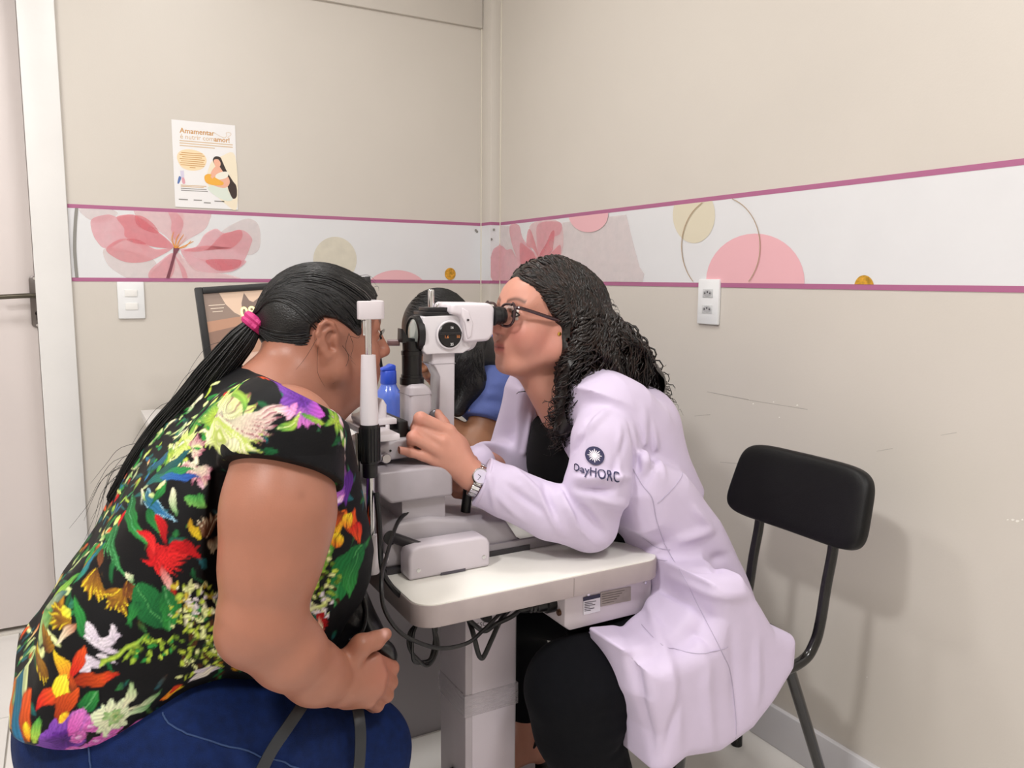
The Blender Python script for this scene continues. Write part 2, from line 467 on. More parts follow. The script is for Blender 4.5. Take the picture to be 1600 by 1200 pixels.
for half in (0, 1):
    mb = MB()
    for s_ in seg_:
        if (s_[0][1] > atx(1128, 385, XR)[1]) == bool(half): mb.add(s_, [(0, 1, 2, 3)])
    mb.build('ring_line', THIN, bdr)

# ------------------------------------------------------------------ light switch / outlet
e = empty('light_switch', 'white wall switch plate with two rocker keys beside the door', 'light switch')
sx0, sx1, sz0, sz1 = 0.152, 0.2305, 1.016, 1.1335
rbox('plate', (sx0, YB-0.009, sz0), (sx1, YB, sz1), WPLAST, e, 0.003)
for zc in (sz1-0.036, sz1-0.078):
    mb = MB().prism([(YB-0.008, zc-0.011), (YB-0.0115, zc-0.011), (YB-0.0145, zc+0.011), (YB-0.008, zc+0.011)], 0, sx0+0.021, sx1-0.021)
    mb.build('rocker_key', mat('switch_key', '#f6f6f4', 0.25), e, bevel=0.0008)
e = empty('power_outlet', 'white double power outlet plate on the right wall over the border', 'outlet')
oy0, oy1, oz0, oz1 = 1.560, 1.6385, 1.0365, 1.1555
rbox('plate', (XR-0.009, oy0, oz0), (XR, oy1, oz1), WPLAST, e, 0.003)
DK = mat('socket_shadow_grey', '#4a4a4e', 0.6); SG = mat('socket_grey', '#cfd1d3', .4)
for zc in (oz1-0.037, oz1-0.079):
    yc = (oy0+oy1)/2
    soc = MB().prism([(yc-0.019, zc-0.011), (yc+0.019, zc-0.011), (yc+0.019, zc+0.011), (yc-0.019, zc+0.011)], 0, XR-0.0105, XR-0.008).build('socket', SG, e, bevel=0.0006)
    hexp = [(yc+0.0165*math.cos(a)*1.0, zc+0.0085*math.sin(a)) for a in np.linspace(0, 2*math.pi, 13)[:-1]]
    MB().prism(hexp, 0, XR-0.0112, XR-0.0104).build('recess', mat('socket_recess', '#b4b5b8', .5), soc)
    mb = MB()
    for dy, dz in ((-0.0095, 0), (0, 0.003), (0.0095, 0)): mb.lathe((XR-0.0111, yc+dy, zc+dz), (-1, 0, 0), [(0, 0.0026), (0.0005, 0.0026)], 10)
    mb.build('pin_hole', DK, soc)

# ------------------------------------------------------------------ poster
po = empty('poster', 'white paper poster with tan heading and drawing of a woman holding a baby', 'poster')
PX0, PX1, PZ0, PZ1 = 0.336, 0.5325, 1.3765, 1.6515
PAPER = mat('poster_paper', '#f1f0f1', 0.55)
rbox('sheet', (PX0, YB-0.0022, PZ0), (PX1, YB-0.0012, PZ1), PAPER, po, 0.0)
TAN = mat('ink_tan', '#cf9c5a', .5); TANL = mat('ink_tan_light', '#d9b98c', .5); GREYT = mat('ink_grey_text', '#8d8a88', .5); BRN = mat('ink_brown', '#3a2c28', .5)
SKN = mat('ink_skin', '#f0b79d', .5); YEL = mat('ink_yellow', '#f2b447', .5); MINT = mat('ink_mint', '#dfe8dd', .5); CRM = mat('ink_cream_patch', '#f3e8d0', .5); PEACH = mat('ink_peach', '#f6dfb9', .5)
pw, ph = PX1-PX0, PZ1-PZ0
def pp(u, v): return np.array([PX0+u*pw, YB-0.0026, PZ1-v*ph])
def pprint(name, pts, m, smooth=True, lay=0):
    P = [pp(*q)-np.array([0, 0.0001*lay, 0]) for q in pts]
    if smooth: P = spline(P, 5, True)
    mb = MB(); mb.add(P, [tuple(range(len(P)))]); mb.build(name, m, po)
ux, uz = (1, 0, 0), (0, 0, 1)
text_on('heading_text', 'Amamentar', 0.0228, pp(0.12, 0.118), ux, uz, TAN, po, bold=0.0004, align='LEFT', sx=0.98)
text_on('heading_text', 'é nutrir com', 0.0215, pp(0.12, 0.185), ux, uz, TANL, po, align='LEFT', sx=0.95)
text_on('heading_text', 'amor!', 0.0215, pp(0.655, 0.185), ux, uz, TAN, po, bold=0.0005, align='LEFT', sx=0.95)
for i, (v, u1) in enumerate(((0.228, .95), (0.256, .95), (0.284, .66))):
    pprint('text_line', [(.11, v), (u1, v), (u1, v+.009), (.11, v+.009)], TANL, False)
pprint('speech_patch', [(.06, .43), (.12, .35), (.28, .325), (.46, .36), (.52, .44), (.46, .53), (.30, .57), (.13, .54)], PEACH)
for i in range(8):
    v = .365+.0235*i; h_ = [.17, .2, .16, .2, .18, .2, .19, .05][i]
    pprint('text_line', [(.30-h_, v), (.29+h_, v), (.29+h_, v+.008), (.30-h_, v+.008)], TAN, False, 2)
pprint('cream_patch', [(.52, .60), (.60, .45), (.75, .38), (.985, .36), (.985, .97), (.80, .94), (.60, .80), (.52, .70)], CRM)
pprint('skirt_shape', [(.52, .76), (.65, .72), (.80, .72), (.86, .80), (.92, .88), (.80, .90), (.62, .84)], MINT, True, 1)
pprint('hair_shape', [(.62, .43), (.66, .385), (.74, .39), (.78, .45), (.84, .55), (.93, .66), (.985, .72), (.985, .84), (.92, .87), (.86, .78), (.82, .68), (.72, .58), (.66, .50)], BRN, True, 2)
pprint('shoulder_shape', [(.66, .50), (.72, .50), (.78, .56), (.86, .62), (.88, .68), (.84, .73), (.76, .75), (.60, .72), (.56, .68), (.58, .58)], SKN, True, 3)
pprint('face_shape', [(.635, .43), (.70, .415), (.74, .45), (.735, .49), (.69, .52), (.65, .49)], SKN, True, 4)
pprint('dress_shape', [(.66, .60), (.76, .56), (.86, .56), (.84, .62), (.74, .65), (.66, .65)], mat('ink_offwhite', '#f1eee2', .5), True, 5)
pprint('baby_shape', [(.48, .62), (.56, .595), (.64, .63), (.72, .66), (.78, .69), (.74, .72), (.58, .72), (.49, .69)], YEL, True, 6)
pprint('baby_head_shape', [(.575, .62), (.60, .605), (.625, .62), (.61, .645), (.585, .64)], SKN, True, 7)
pprint('hand_shape', [(.05, .72), (.075, .65), (.10, .645), (.11, .67), (.07, .73)], mat('ink_blue_sleeve', '#5d79b5', .5), True, 1)
pprint('phone_shape', [(.10, .58), (.155, .575), (.16, .66), (.11, .665)], mat('ink_lilac', '#d8d2e8', .5), False, 1)
pprint('finger_shape', [(.12, .665), (.155, .66), (.17, .72), (.13, .725)], mat('ink_pinkhand', '#e3a8b4', .5), True, 2)
for v, u1, m_ in ((.74, .50, TANL), (.755, .46, TANL), (.778, .50, GREYT), (.80, .52, GREYT)):
    pprint('text_line', [(.10, v), (u1, v), (u1, v+.008), (.10, v+.008)], m_, False)
for u0, u1, v in ((.06, .20, .905), (.29, .42, .905), (.45, .56, .93), (.62, .78, .905)):
    pprint('logo_line', [(u0, v), (u1, v), (u1, v+.012), (u0, v+.012)], GREYT, False)
q = spline([pp(.60, .13), pp(.66, .11), pp(.74, .14), pp(.82, .155), pp(.86, .13), pp(.85, .10), pp(.90, .09), pp(.93, .11), pp(.87, .15)], 6)
MB().tube(q, 0.0005, 5).build('scribble_line', TANL, po)

# wall scuffs: small chips of missing paint
CHIP = mat('chipped_plaster', '#f2efe8', .8)
random.seed(4)
for px, py, rr in ((1575,812,1.6),(1583,812,2.2),(1590,814,2.6),(1598,812,1.8),(1177,631,1.4),(1209,628,1.2),(1246,633,2),(1218,652,1.2),(1355,1058,1.0)):
    wprint('paint_chip', [(px+rr*math.cos(a)*random.uniform(.7, 1.4), py+rr*.8*math.sin(a)*random.uniform(.7, 1.3)) for a in np.linspace(0, 2*math.pi, 9)[:-1]], 'r', CHIP, False, parent=bpy.data.objects['wall_right'], band=False, off=0.0006)
SCF = trmat('scuff_grey', '#6d675f', .35)
for a, b, w_ in (((1105,612),(1170,625),.9),((1170,625),(1262,640),.7),((1085,650),(1110,648),.6),((1125,722),(1160,725),.6),((1370,705),(1395,701),.7),((1470,680),(1495,676),.6)):
    wprint('scuff_mark', [(a[0], a[1]-w_*.3), (b[0], b[1]-w_), (b[0], b[1]+w_*.3), (a[0], a[1]+w_*.5)], 'r', SCF, False, parent=bpy.data.objects['wall_right'], band=False, off=0.0005)
# ------------------------------------------------------------------ instrument table
TABW = mat('table_laminate', '#ebe9e2', 0.38, var=0.02, vscale=14)
TABE = mat('edge_band_shaded', '#ab9f9f', 0.5, var=0.06, vscale=18)  # edge colour darkened: shade below the brightly lit top is put into the band
ENAM = mat('white_enamel', '#d9d3d8', 0.33, var=0.03, vscale=10)
ENAM2 = mat('grey_enamel', '#b6b0b6', 0.34, var=0.06, vscale=16)
COLM = mat('column_enamel', '#c0b8bf', 0.42, var=0.05, vscale=12)
TX0, TX1, TY0, TY1, TZ = 0.456, 0.951, 1.108, 1.62, 0.64
TT = 0.040
tb = empty('instrument_table', 'white pedestal table with rounded corners carrying the eye examination instrument', 'table')
def rrect(x0, y0, x1, y1, r, n=7):
    P = []
    for cx, cy, a0 in ((x1-r, y1-r, 0), (x0+r, y1-r, 90), (x0+r, y0+r, 180), (x1-r, y0+r, 270)):
        for k in range(n+1):
            a = math.radians(a0+90*k/n); P.append((cx+r*math.cos(a), cy+r*math.sin(a)))
    return P
MB().prism(rrect(TX0+.002, TY0+.002, TX1-.002, TY1-.002, 0.036), 2, TZ-0.010, TZ).build('tabletop', TABW, tb, bevel=0.0015)
MB().prism(rrect(TX0, TY0, TX1, TY1, 0.038), 2, TZ-TT, TZ-0.0016).build('edge_band', TABE, tb, bevel=0.004)
js = at(897, 910, TY0)[0]
MB().box((js-.0004, TY0-.0006, TZ-TT+.003), (js+.0004, TY0+.002, TZ-.004)).build('band_joint', mat('joint_grey', '#8e8583', .7), tb)
cy0 = 1.255
cxa, cxb = at(727, 985, cy0)[0], at(808, 970, cy0)[0]
cyb = cy0+0.115
colo = rbox('column', (cxa, cy0, 0.035), (cxb, cyb, TZ-TT), COLM, tb, 0.004)
MB().box((cxa+.014, cy0-.0012, 0.06), (cxb-.004, cy0+.001, TZ-TT-.004)).build('column_front_panel', mat('column_panel', '#d8cfd9', .36, var=.03, vscale=10), colo, bevel=0.001)
# clear tape wound round the column
TAPE = mat('clear_tape', '#d9d2d8', 0.12, bump=0.9, bscale=45, stretch=(1, 1, 4), alpha=0.35)
tz0, tz1 = at(760, 1112, cy0)[2], at(760, 1078, cy0)[2]
MB().box((cxa-.003, cy0-.003, tz0), (cxb+.003, cyb+.003, tz1)).build('clear_tape', TAPE, colo, bevel=0.002)
base = MB(); cxm = (cxa+cxb)/2; cym = (cy0+cyb)/2
for s in (-1, 1):
    base.box((cxm-.24, cym+s*.20-.03, 0.012), (cxm+.24, cym+s*.20+.03, 0.04))
base.box((cxm-.05, cym-.2, 0.012), (cxm+.05, cym+.2, 0.038))
base.build('foot_base', COLM, tb, bevel=0.006)
for sx in (-1, 1):
    for sy in (-1, 1): MB().lathe((cxm+sx*.21, cym+sy*.2, 0), (0, 0, 1), [(0, .018), (.012, .02)], 14).build('glide', BLACKP, tb)
kb = at(758, 962, cy0-.004)
MB().lathe(kb, (0, -1, 0), [(-.004, .010), (.008, .010), (.012, .0085)], 18).build('knob', BLACKP, colo, smooth=True)
pt = MB(); pt.add([kb+np.array(q) for q in ((-.003, -.0085, -.004), (.007, -.0085, -.018), (.012, -.0085, -.016), (.006, -.0085, 0))], [(0, 1, 2, 3)]); pt.build('knob_pointer', BLACKP, colo)
text_on('lettering', 'DESC', 0.013, at(749, 977, cy0-.0016), (1, 0, 0), (0, 0, 1), mat('ink_dark_grey', '#4b474c', .6), colo)
kb2 = at(697, 1190, cy0+.05)
MB().lathe((cxa-.001, cy0+.05, 0.20), (-1, 0, 0), [(0, .012), (.012, .012), (.015, .009)], 14).build('side_knob', BLACKP, colo)
# control box under the top
bx = empty('_', '', '')
bpy.data.objects.remove(bx)
cb0, cb1 = at(866, 950, 1.14)[0]+.022, at(1018, 930, 1.14)[0]
zt, zbm = TZ-TT, at(955, 970, 1.14)[2]
cb = MB().prism([(cb0, zt), (cb1, zt), (cb1, zbm+.012), (cb1-.012, zbm), (cb0+.012, zbm), (cb0, zbm+.010)], 1, 1.14, 1.27).build('control_box', mat('box_enamel', '#d6cdd4', .4, var=.02), tb, bevel=0.004)
f_ = 1.1392
def plate(name, q, m, parent, Yp, d=0.0006):
    P = [at(*p, Yp) for p in q]; mb = MB()
    n = len(P); mb.add([p for p in P]+[p+np.array([0, d, 0]) for p in P], [tuple(range(n)), tuple(range(2*n-1, n-1, -1))]+[(i+n, (i+1) % n+n, (i+1) % n, i) for i in range(n)])
    return mb.build(name, m, parent)
def zc(x, y): return (840+x*220/1600, 860+y*160/1164)
lb = plate('paper_label', [zc(*p) for p in ((520,535),(712,492),(712,690),(522,735))], mat('label_white', '#e9e7ee', .5), cb, 1.1385)
plate('label_header', [zc(*p) for p in ((520,535),(712,492),(712,535),(521,578))], mat('label_navy', '#252441', .5), lb, 1.1380)
INK = mat('ink_small_text', '#55505c', .6)
for i in range(6):
    a = 592+i*19
    plate('text_line', [zc(*p) for p in ((535,a),(535+[130,90,120,60,110,70][i],a-30*[130,90,120,60,110,70][i]/190.)  ,(535+[130,90,120,60,110,70][i],a-30*[130,90,120,60,110,70][i]/190.+7),(535,a+7))], INK, lb, 1.1379)
rp = plate('rating_plate', [zc(*p) for p in ((716,478),(1060,412),(1060,570),(716,640))], mat('plate_brass_grey', '#a39c90', .35, .5, var=.15, vscale=40), cb, 1.1386)
for i in range(5):
    a = 500+i*26
    plate('text_line', [zc(*p) for p in ((735,a),(990-30*i,a-50+6*i),(990-30*i,a-44+6*i),(735,a+6))], mat('plate_ink', '#6f695f', .5), rp, 1.1381)
for p in ((575,497),(1222,365)):
    MB().lathe(at(*zc(*p), 1.139), (0, -1, 0), [(0, .0032), (.0016, .0032), (.002, .002)], 12).build('screw', CHROME, cb)
MB().lathe((cb0-.0005, 1.155, zbm+.032), (-1, 0, 0), [(0, .006), (.004, .006), (.005, .004)], 12).build('screw', mat('bronze_screw', '#7a5d4c', .35, 1), cb)
MB().bar((cb0-.03, 1.17, zt-.012), (cb0+.004, 1.17, zt-.012), .006, 12).build('fuse_holder', mat('fuse_beige', '#b7ada6', .4), cb, smooth=True)
pg = MB(); pg.lathe((cb0+.002, 1.18, zt-.035), (-1, 0, 0), [(0, .017), (.018, .017), (.02, .013), (.035, .012), (.037, .010), (.042, .011), (.045, .0085), (.05, .010), (.053, .0075), (.06, .008), (.075, .005)], 18)
pg.build('power_plug', BLACKP, cb, smooth=True)

# ------------------------------------------------------------------ slit lamp
sl = empty('slit_lamp', 'white and black slit lamp microscope standing on the pedestal table', 'slit lamp')
AX = 1.38
GREYR = mat('rail_grey', '#9a959a', .35, .3)
# base plate with rails and covers
bp = MB().prism([(0.462, 0.648), (0.74, 0.648), (0.705, 0.700), (0.55, 0.728), (0.49, 0.728), (0.466, 0.708)], 1, 1.272, 1.495).build('base_body', mat('base_enamel', '#b4aeb3', .34, var=.07, vscale=9), sl, bevel=0.008, seg=3)
MB().lathe((0.566, 1.325, 0.7205), (0.18, 0, 1), [(0, .0075), (.0012, .0075)], 18).build('socket_hole', BLACKP, bp)
rl = MB(); rl.box((0.60, 1.264, 0.6405), (0.86, 1.272, 0.662)); rl.build('guide_rail', GREYR, sl, bevel=0.002)
rl = MB(); rl.box((0.60, 1.495, 0.6405), (0.86, 1.503, 0.662)); rl.build('guide_rail', GREYR, sl, bevel=0.002)
MB().box((0.462, 1.262, 0.6402), (0.75, 1.50, 0.650)).build('base_plate', mat('dark_gap', '#3a373b', .6), sl)
for ya, yb_ in ((1.218, 1.262), (1.503, 1.545)):
    cvp = [(0.486, 0.6405), (0.6415, 0.6405), (0.6415, 0.684), (0.636, 0.694), (0.625, 0.698), (0.505, 0.699), (0.491, 0.694), (0.486, 0.680)]
    cv = MB().prism(cvp, 1, ya, yb_).build('rail_cover', mat('cover_plastic', '#d3cbd3', .32, var=.02), sl, bevel=0.006, seg=3)
    if ya < 1.3:
        for x_, z_ in ((0.503, 0.657), (0.628, 0.660)):
            MB().lathe((x_, ya-.0002, z_), (0, -1, 0), [(0, .0036), (.001, .0036), (.0012, .0022)], 14).build('screw', CHROME, cv)
        MB().box((0.545, ya-.0006, 0.6406), (0.592, ya+.002, 0.6455)).build('cover_slot', mat('slot_dark', '#55505a', .6), cv)
MB().bar((0.480, 1.274, 0.702), (0.520, 1.235, 0.688), .0095, 16).build('roller_shaft', mat('shaft_dark', '#4a474a', .35, .6), sl, smooth=True)
MB().lathe((0.474, 1.273, 0.703), (0, -1, 0), [(-.002, .0125), (.002, .0125)], 18).build('shaft_bush', BLACKP, sl)
# stage and neck
MB().prism([(0.500, 0.722), (0.585, 0.710), (0.585, 0.778), (0.500, 0.778)], 1, 1.285, 1.45).build('stage_neck', ENAM2, sl, bevel=0.004)
st = MB().prism([(0.452, 0.785), (0.474, 0.764), (0.592, 0.764), (0.592, 0.815), (0.545, 0.8225), (0.452, 0.8225)], 1, 1.268, 1.49).build('stage_block', mat('stage_enamel', '#aaa3aa', .34, var=.09, vscale=14), sl, bevel=0.006, seg=3)
# joystick
jp = np.array([0.645, 1.33, 0.70])
jo = MB(); jo.tube([jp, jp+np.array([.006, 0, .05]), jp+np.array([.012, 0, .095])], [.010, .009, .0095], 14); jo.build('joystick', BLACKP, sl, smooth=True)
# swing arms: lower arm carrying lamp and scope
ar = MB().prism([(0.452, 0.828), (0.60, 0.838), (0.60, 0.868), (0.50, 0.868), (0.452, 0.852)], 1, 1.31, 1.45).build('swing_arm', mat('arm_enamel', '#bab4ba', .34, var=.04), sl, bevel=0.006, seg=3)
MB().lathe((0.478, 1.309, 0.838), (0, -1, 0), [(0, .0088), (.010, .0088), (.012, .0075)], 20).build('thumb_screw', mat('screw_satin', '#c9c5c8', .25, .8), ar, smooth=True)
MB().lathe((0.489, 1.309, 0.849), (0, -1, 0), [(0, .0022), (.0008, .0022)], 10).build('set_screw', BLACKP, ar)
br = MB(); br.box((0.455, 1.33, 0.892), (0.51, 1.42, 0.902)); br.box((0.455, 1.325, 0.874), (0.488, 1.335, 0.884)); br.bar((0.492, 1.33, 0.85), (0.492, 1.33, 0.892), .004, 10)
br.build('arm_bracket', mat('bracket_white', '#ddd8dd', .3), ar, bevel=0.0015)
MB().bar((0.486, 1.33, 0.879), (0.515, 1.33, 0.879), .0035, 10).build('arm_pin', BLACKP, ar)
# illumination tower
bb = MB(); bb.prism([(0.503, 0.843), (0.566, 0.843), (0.566, 0.868), (0.530, 0.868), (0.530, 0.897), (0.511, 0.897), (0.511, 0.876), (0.503, 0.870)], 1, 1.325, 1.43)
bb.build('lamp_foot', BLACKP, sl, bevel=0.003)
lh = MB().prism([(0.541, 0.868), (0.587, 0.868), (0.587, 0.946), (0.575, 0.9585), (0.541, 0.9585)], 1, 1.345, 1.402).build('lamp_housing', mat('housing_enamel', '#c8c2c9', .32), sl, bevel=0.009, seg=3)
MB().box((0.5406, 1.3446, 0.9385), (0.5874, 1.4024, 0.9393)).build('housing_seam', mat('seam_grey', '#9c969d', .6), lh)
MB().lathe((0.590, 1.345, 0.898), (0, -1, 0), [(0, .012), (.006, .012), (.008, .009)], 20).build('slit_knob', mat('knob_steel', '#6d6a70', .3, .7), lh, smooth=True)
cyc = np.array([0.558, 1.376, 0.958])
MB().lathe(cyc, (0, 0, 1), [(-.002, .0225), (.010, .0225), (.0105, .020), (.016, .020), (.0165, .0185), (.052, .0185), (.0525, .0195), (.060, .0195), (.0605, .017), (.078, .017)], 36).build('slit_barrel', mat('anodised_black', '#0a0a0c', .32), sl, smooth=True)
mh = MB().prism([(0.536, 1.034), (0.569, 1.034), (0.569, 1.040), (0.548, 1.043), (0.537, 1.060)], 1, 1.366, 1.392).build('mirror_holder', BLACKP, sl, bevel=0.001)
MB().bar((0.520, 1.40, 1.0325), (0.540, 1.39, 1.0325), .006, 12).build('filter_lever', mat('filter_rose', '#8a6f72', .35), mh, smooth=True)
# scope post
po_ = MB().prism([(0.603, 0.842), (0.638, 0.842), (0.640, 1.03), (0.592, 1.03), (0.592, 0.992), (0.6, 0.985), (0.608, 0.968)], 1, 1.36, 1.408).build('scope_post', mat('post_enamel', '#cfc9cf', .3, var=.02), sl, bevel=0.004)
MB().box((0.5916, 1.3594, 0.9925), (0.6404, 1.4086, 0.9933)).build('post_seam', mat('seam_grey2', '#a39ca3', .6), po_)
# microscope body
WG = mat('gloss_white', '#e3dfe4', .24)
mbd = MB().prism([(0.572, 1.018), (0.578, 1.012), (0.652, 1.012), (0.668, 1.020), (0.674, 1.036), (0.674, 1.074), (0.666, 1.088), (0.640, 1.0895), (0.640, 1.084), (0.572, 1.082)], 1, 1.352, 1.408).build('microscope_body', WG, sl, bevel=0.010, seg=4)
MB().lathe((0.662, 1.38, 1.052), (1, 0, 0), [(0, .036), (.012, .0385), (.018, .036)], 36).build('tube_collar', WG, sl, smooth=True)
ob = MB().lathe((0.574, 1.38, 1.049), (-1, 0, 0), [(0, .034), (.012, .034), (.014, .030), (.010, .0295)], 36).build('objective_ring', BLACKP, sl, smooth=True)
MB().lathe((0.5645, 1.38, 1.049), (-1, 0, 0), [(0, .029), (.0025, .026), (.004, .018), (.0045, .005)], 32).build('objective_lens', mat('lens_glass', '#aeb6b0', .05, .3, coat=1), ob, smooth=True)
drc = np.array([0.6225, 1.349, 1.0475])
dm = MB().lathe(drc, (0, -1, 0), [(-.004, .0235), (.003, .0235), (.0045, .022)], 40).build('magnification_drum', mat('drum_black', '#121114', .3), sl, smooth=True)
rg = MB(); rg.tube([drc+np.array([.0248*math.cos(a), -.0005, .0248*math.sin(a)]) for a in np.linspace(0, 2*math.pi, 41)[:-1]], .0022, 8, closed=True); rg.build('drum_rim', WG, sl, smooth=True)
MB().prism([(drc[0]-.022, drc[2]+.0005), (drc[0]+.022, drc[2]+.0005), (drc[0]+.022, drc[2]+.0065), (drc[0]-.022, drc[2]+.0065)], 1, drc[1]-.008, drc[1]-.004).build('drum_grip', mat('drum_grip_black', '#1c1a1d', .25), dm, bevel=0.0012)
ORI = mat('ink_engrave_orange', '#e08a4a', .5); WHI = mat('ink_engrave_white', '#dedede', .5)
text_on('engraved_number', '1.6', 0.0075, drc+np.array([-.008, -.0047, -.0035]), (1, 0, 0), (0, 0, 1), ORI, dm, bold=.0002)
text_on('engraved_number', '10', 0.0075, drc+np.array([.0155, -.0047, -.0035]), (1, 0, 0), (0, 0, 1), ORI, dm, bold=.0002)
text_on('engraved_number', '16', 0.0065, drc+np.array([.003, -.0047, .0135]), (1, 0, 0), (0, 0, 1), WHI, dm, bold=.0002)
text_on('engraved_number', '25', 0.0065, drc+np.array([.003, -.0047, -.0175]), (1, 0, 0), (0, 0, 1), WHI, dm, bold=.0002)
# mount plates on top
tp = MB(); tp.box((0.574, 1.352, 1.084), (0.632, 1.405, 1.0905)); tp.box((0.582, 1.356, 1.0905), (0.630, 1.40, 1.098)); tp.build('mount_plate', mat('mount_black', '#17161a', .35), sl, bevel=0.0012)
MB().lathe((0.5985, 1.378, 1.096), (0, 0, 1), [(0, .0058), (.033, .0058), (.0345, .0048)], 20).build('mount_rod', CHROME, sl, smooth=True)
for x_ in (0.609, 0.628): MB().lathe((x_, 1.372, 1.097), (0, 0, 1), [(0, .003), (.007, .003), (.0085, .0018)], 12).build('mount_pin', CHROME, sl, smooth=True)
# binocular head
def onp(pts, Yp): return [(at(x, y, Yp)[0], at(x, y, Yp)[2]) for x, y in pts]
bn = MB().prism(onp([(728, 536), (765, 533), (772, 522), (774.5, 481), (766, 473.5), (707, 473), (704, 491), (719, 493), (723, 500)], 1.338), 1, 1.338, 1.422).build('binocular_head', mat('binocular_white', '#e6dfe6', .26), sl, bevel=0.007, seg=4)
MB().prism(onp([(731, 530), (737, 527), (740, 505), (733, 486), (722, 480), (721, 492), (727, 505)], 1.3355), 1, 1.3355, 1.345).build('prism_housing', mat('binocular_white', '#e6dfe6', .26), sl, bevel=0.003, seg=3)
MB().lathe(at(731, 500, 1.3345), (0, -1, 0), [(0, .0022), (.0022, .0022)], 10).build('housing_screw', mat('screw_dark', '#4a444a', .4, .6), bn)
for dy in (-.031, .031):
    y_ = AX+dy
    MB().lathe((0.7125, y_, 1.081), (1, 0, 0.04), [(0, .0185), (.004, .0185), (.0045, .0165), (.012, .0165), (.0122, .0175), (.019, .0175), (.021, .0165), (.025, .0155), (.026, .012)], 30).build('eyepiece', mat('eyepiece_rubber', '#131215', .42), sl, smooth=True)

# ------------------------------------------------------------------ head rest
hr = empty('head_rest', 'white chin and forehead rest frame clamped to the table end before the patient', 'head rest')
HW = mat('rest_white', '#dcd5da', .3, var=.02); HX = 0.431
for k, py_ in enumerate((1.25, 1.51)):
    b_ = np.array([HX, py_, 0.0])
    def L_(name, prof, m, n=28, sm=True):
        return MB().lathe(b_, (0, 0, 1), prof, n).build(name, m, hr, smooth=sm)
    L_('lower_sleeve', [(.655, .0125), (.658, .0135), (.716, .0132), (.721, .012), (.721, .008)], HW)
    L_('lower_rod', [(.715, .0072), (.825, .0072)], CHROME)
    gp = MB()
    rib = []
    for t, r in ((.822, .0125), (.845, .013), (.846, .0158), (.85, .0162), (.905, .0168), (.911, .0155)):
        rib.append((t, r))
    g_ = L_('height_grip', rib, BLACKP)
    if k == 0:
        for i in range(18):
            a = 2*math.pi*i/18
            MB().bar(b_+np.array([.0164*math.cos(a), .0164*math.sin(a), .85]), b_+np.array([.0166*math.cos(a), .0166*math.sin(a), .906]), .0012, 6).build('grip_rib', BLACKP, g_)
    L_('upper_sleeve', [(.909, .0145), (.93, .0152), (1.02, .0122), (1.026, .0118), (1.026, .006)], HW)
    L_('upper_rod', [(1.02, .0058), (1.088, .0058)], CHROME)
    MB().box((HX-.010, py_-.004, 1.058), (HX-.0035, py_+.004, 1.083)).build('rod_clamp', CHROME, hr, bevel=0.0012)
MB().box((HX-.013, 1.27, .652), (HX+.028, 1.49, .70)).build('clamp_bar', mat('clamp_enamel', '#a9a3a8', .4), hr, bevel=0.004)
# forehead band: an arc bowed towards the microscope
band_o, band_i = [], []
for i in range(49):
    a = math.pi*(i/48.0)
    y_ = AX-0.139*math.cos(a); x_ = 0.413+0.058*math.sin(a)**0.22
    band_o.append((x_, y_)); 
    y2 = AX-0.128*math.cos(a); x2 = 0.413+0.049*math.sin(a)**0.22
    band_i.append((x2, y2))
MB().prism(band_o+band_i[::-1], 2, 1.084, 1.114).build('forehead_band', HW, hr, bevel=0.002)
sp_ = [(0.436+0.012*math.sin(math.pi*i/16), AX-0.085+0.17*i/16) for i in range(17)]
MB().prism(sp_+[(x+.004, y) for x, y in sp_[::-1]], 2, 1.066, 1.092).build('forehead_strap', mat('strap_beige', '#cfc9bb', .6), hr, bevel=0.001)
cc = MB().prism([(0.450, .900), (0.455, .886), (0.488, .876), (0.497, .888), (0.498, .925), (0.490, .938), (0.484, .928), (0.482, .910)], 1, 1.345, 1.415).build('chin_cup', HW, hr, bevel=0.005, seg=3)
MB().box((0.445, 1.262, 0.876), (0.49, 1.50, 0.888)).build('chin_bar', HW, hr, bevel=0.003)
MB().box((0.412, 1.262, .80), (0.418, 1.268, .895)).build('height_scale', BSTEEL, hr, bevel=0.001)
MB().bar((HX-.004, 1.25, .665), (0.47, 1.285, .665), .010, 12).build('clamp_arm', HW, hr, smooth=True)

# ------------------------------------------------------------------ cables
CAB = mat('cable_rubber', '#0c0c0e', .45)
def cable(name, pts, r, label, n=8):
    o = MB().tube(spline(pts, 8), r, n).build(name, CAB, None, smooth=True)
    return tag(o, label, 'cable')
A = at
pl_ = np.array([0.540, 1.300, 0.7255])
e = empty('lamp_cable', 'black cable with angled plug running from the slit lamp base down past the headrest', 'cable')
pm = MB(); pm.lathe(pl_, (.12, 0, 1), [(0, .0095), (.010, .009), (.012, .0085), (.026, .0080), (.029, .006)], 16)
pm.tube([pl_+np.array([0, 0, .024]), pl_+np.array([-.020, -.008, .018]), pl_+np.array([-.034, -.012, .011])], [.0075, .0062, .0042], 12)
pm.build('plug', BLACKP, e, smooth=True)
pc = [pl_+np.array([-.03, -.011, .013]), A(622,815,1.27), A(611,845,1.22), A(601,880,1.17), A(596,905,1.12), A(600,950,1.10), A(622,985,1.10), A(652,1003,1.10), A(690,1013,1.11), A(730,1005,1.12), A(755,985,1.14), A(775,965,1.15), A(790,950,1.17)]
MB().tube(spline(pc, 8), .0034, 8).build('cord', CAB, e, smooth=True)
cable('headrest_cable', [A(588,770,1.24), A(592,810,1.225), A(594,850,1.215), A(597,888,1.19), A(607,910,1.18), A(628,932,1.19), A(660,950,1.20), A(700,962,1.20)], .0048, 'thick black cable hanging beside the chrome headrest rod and under the table edge')
loop = []
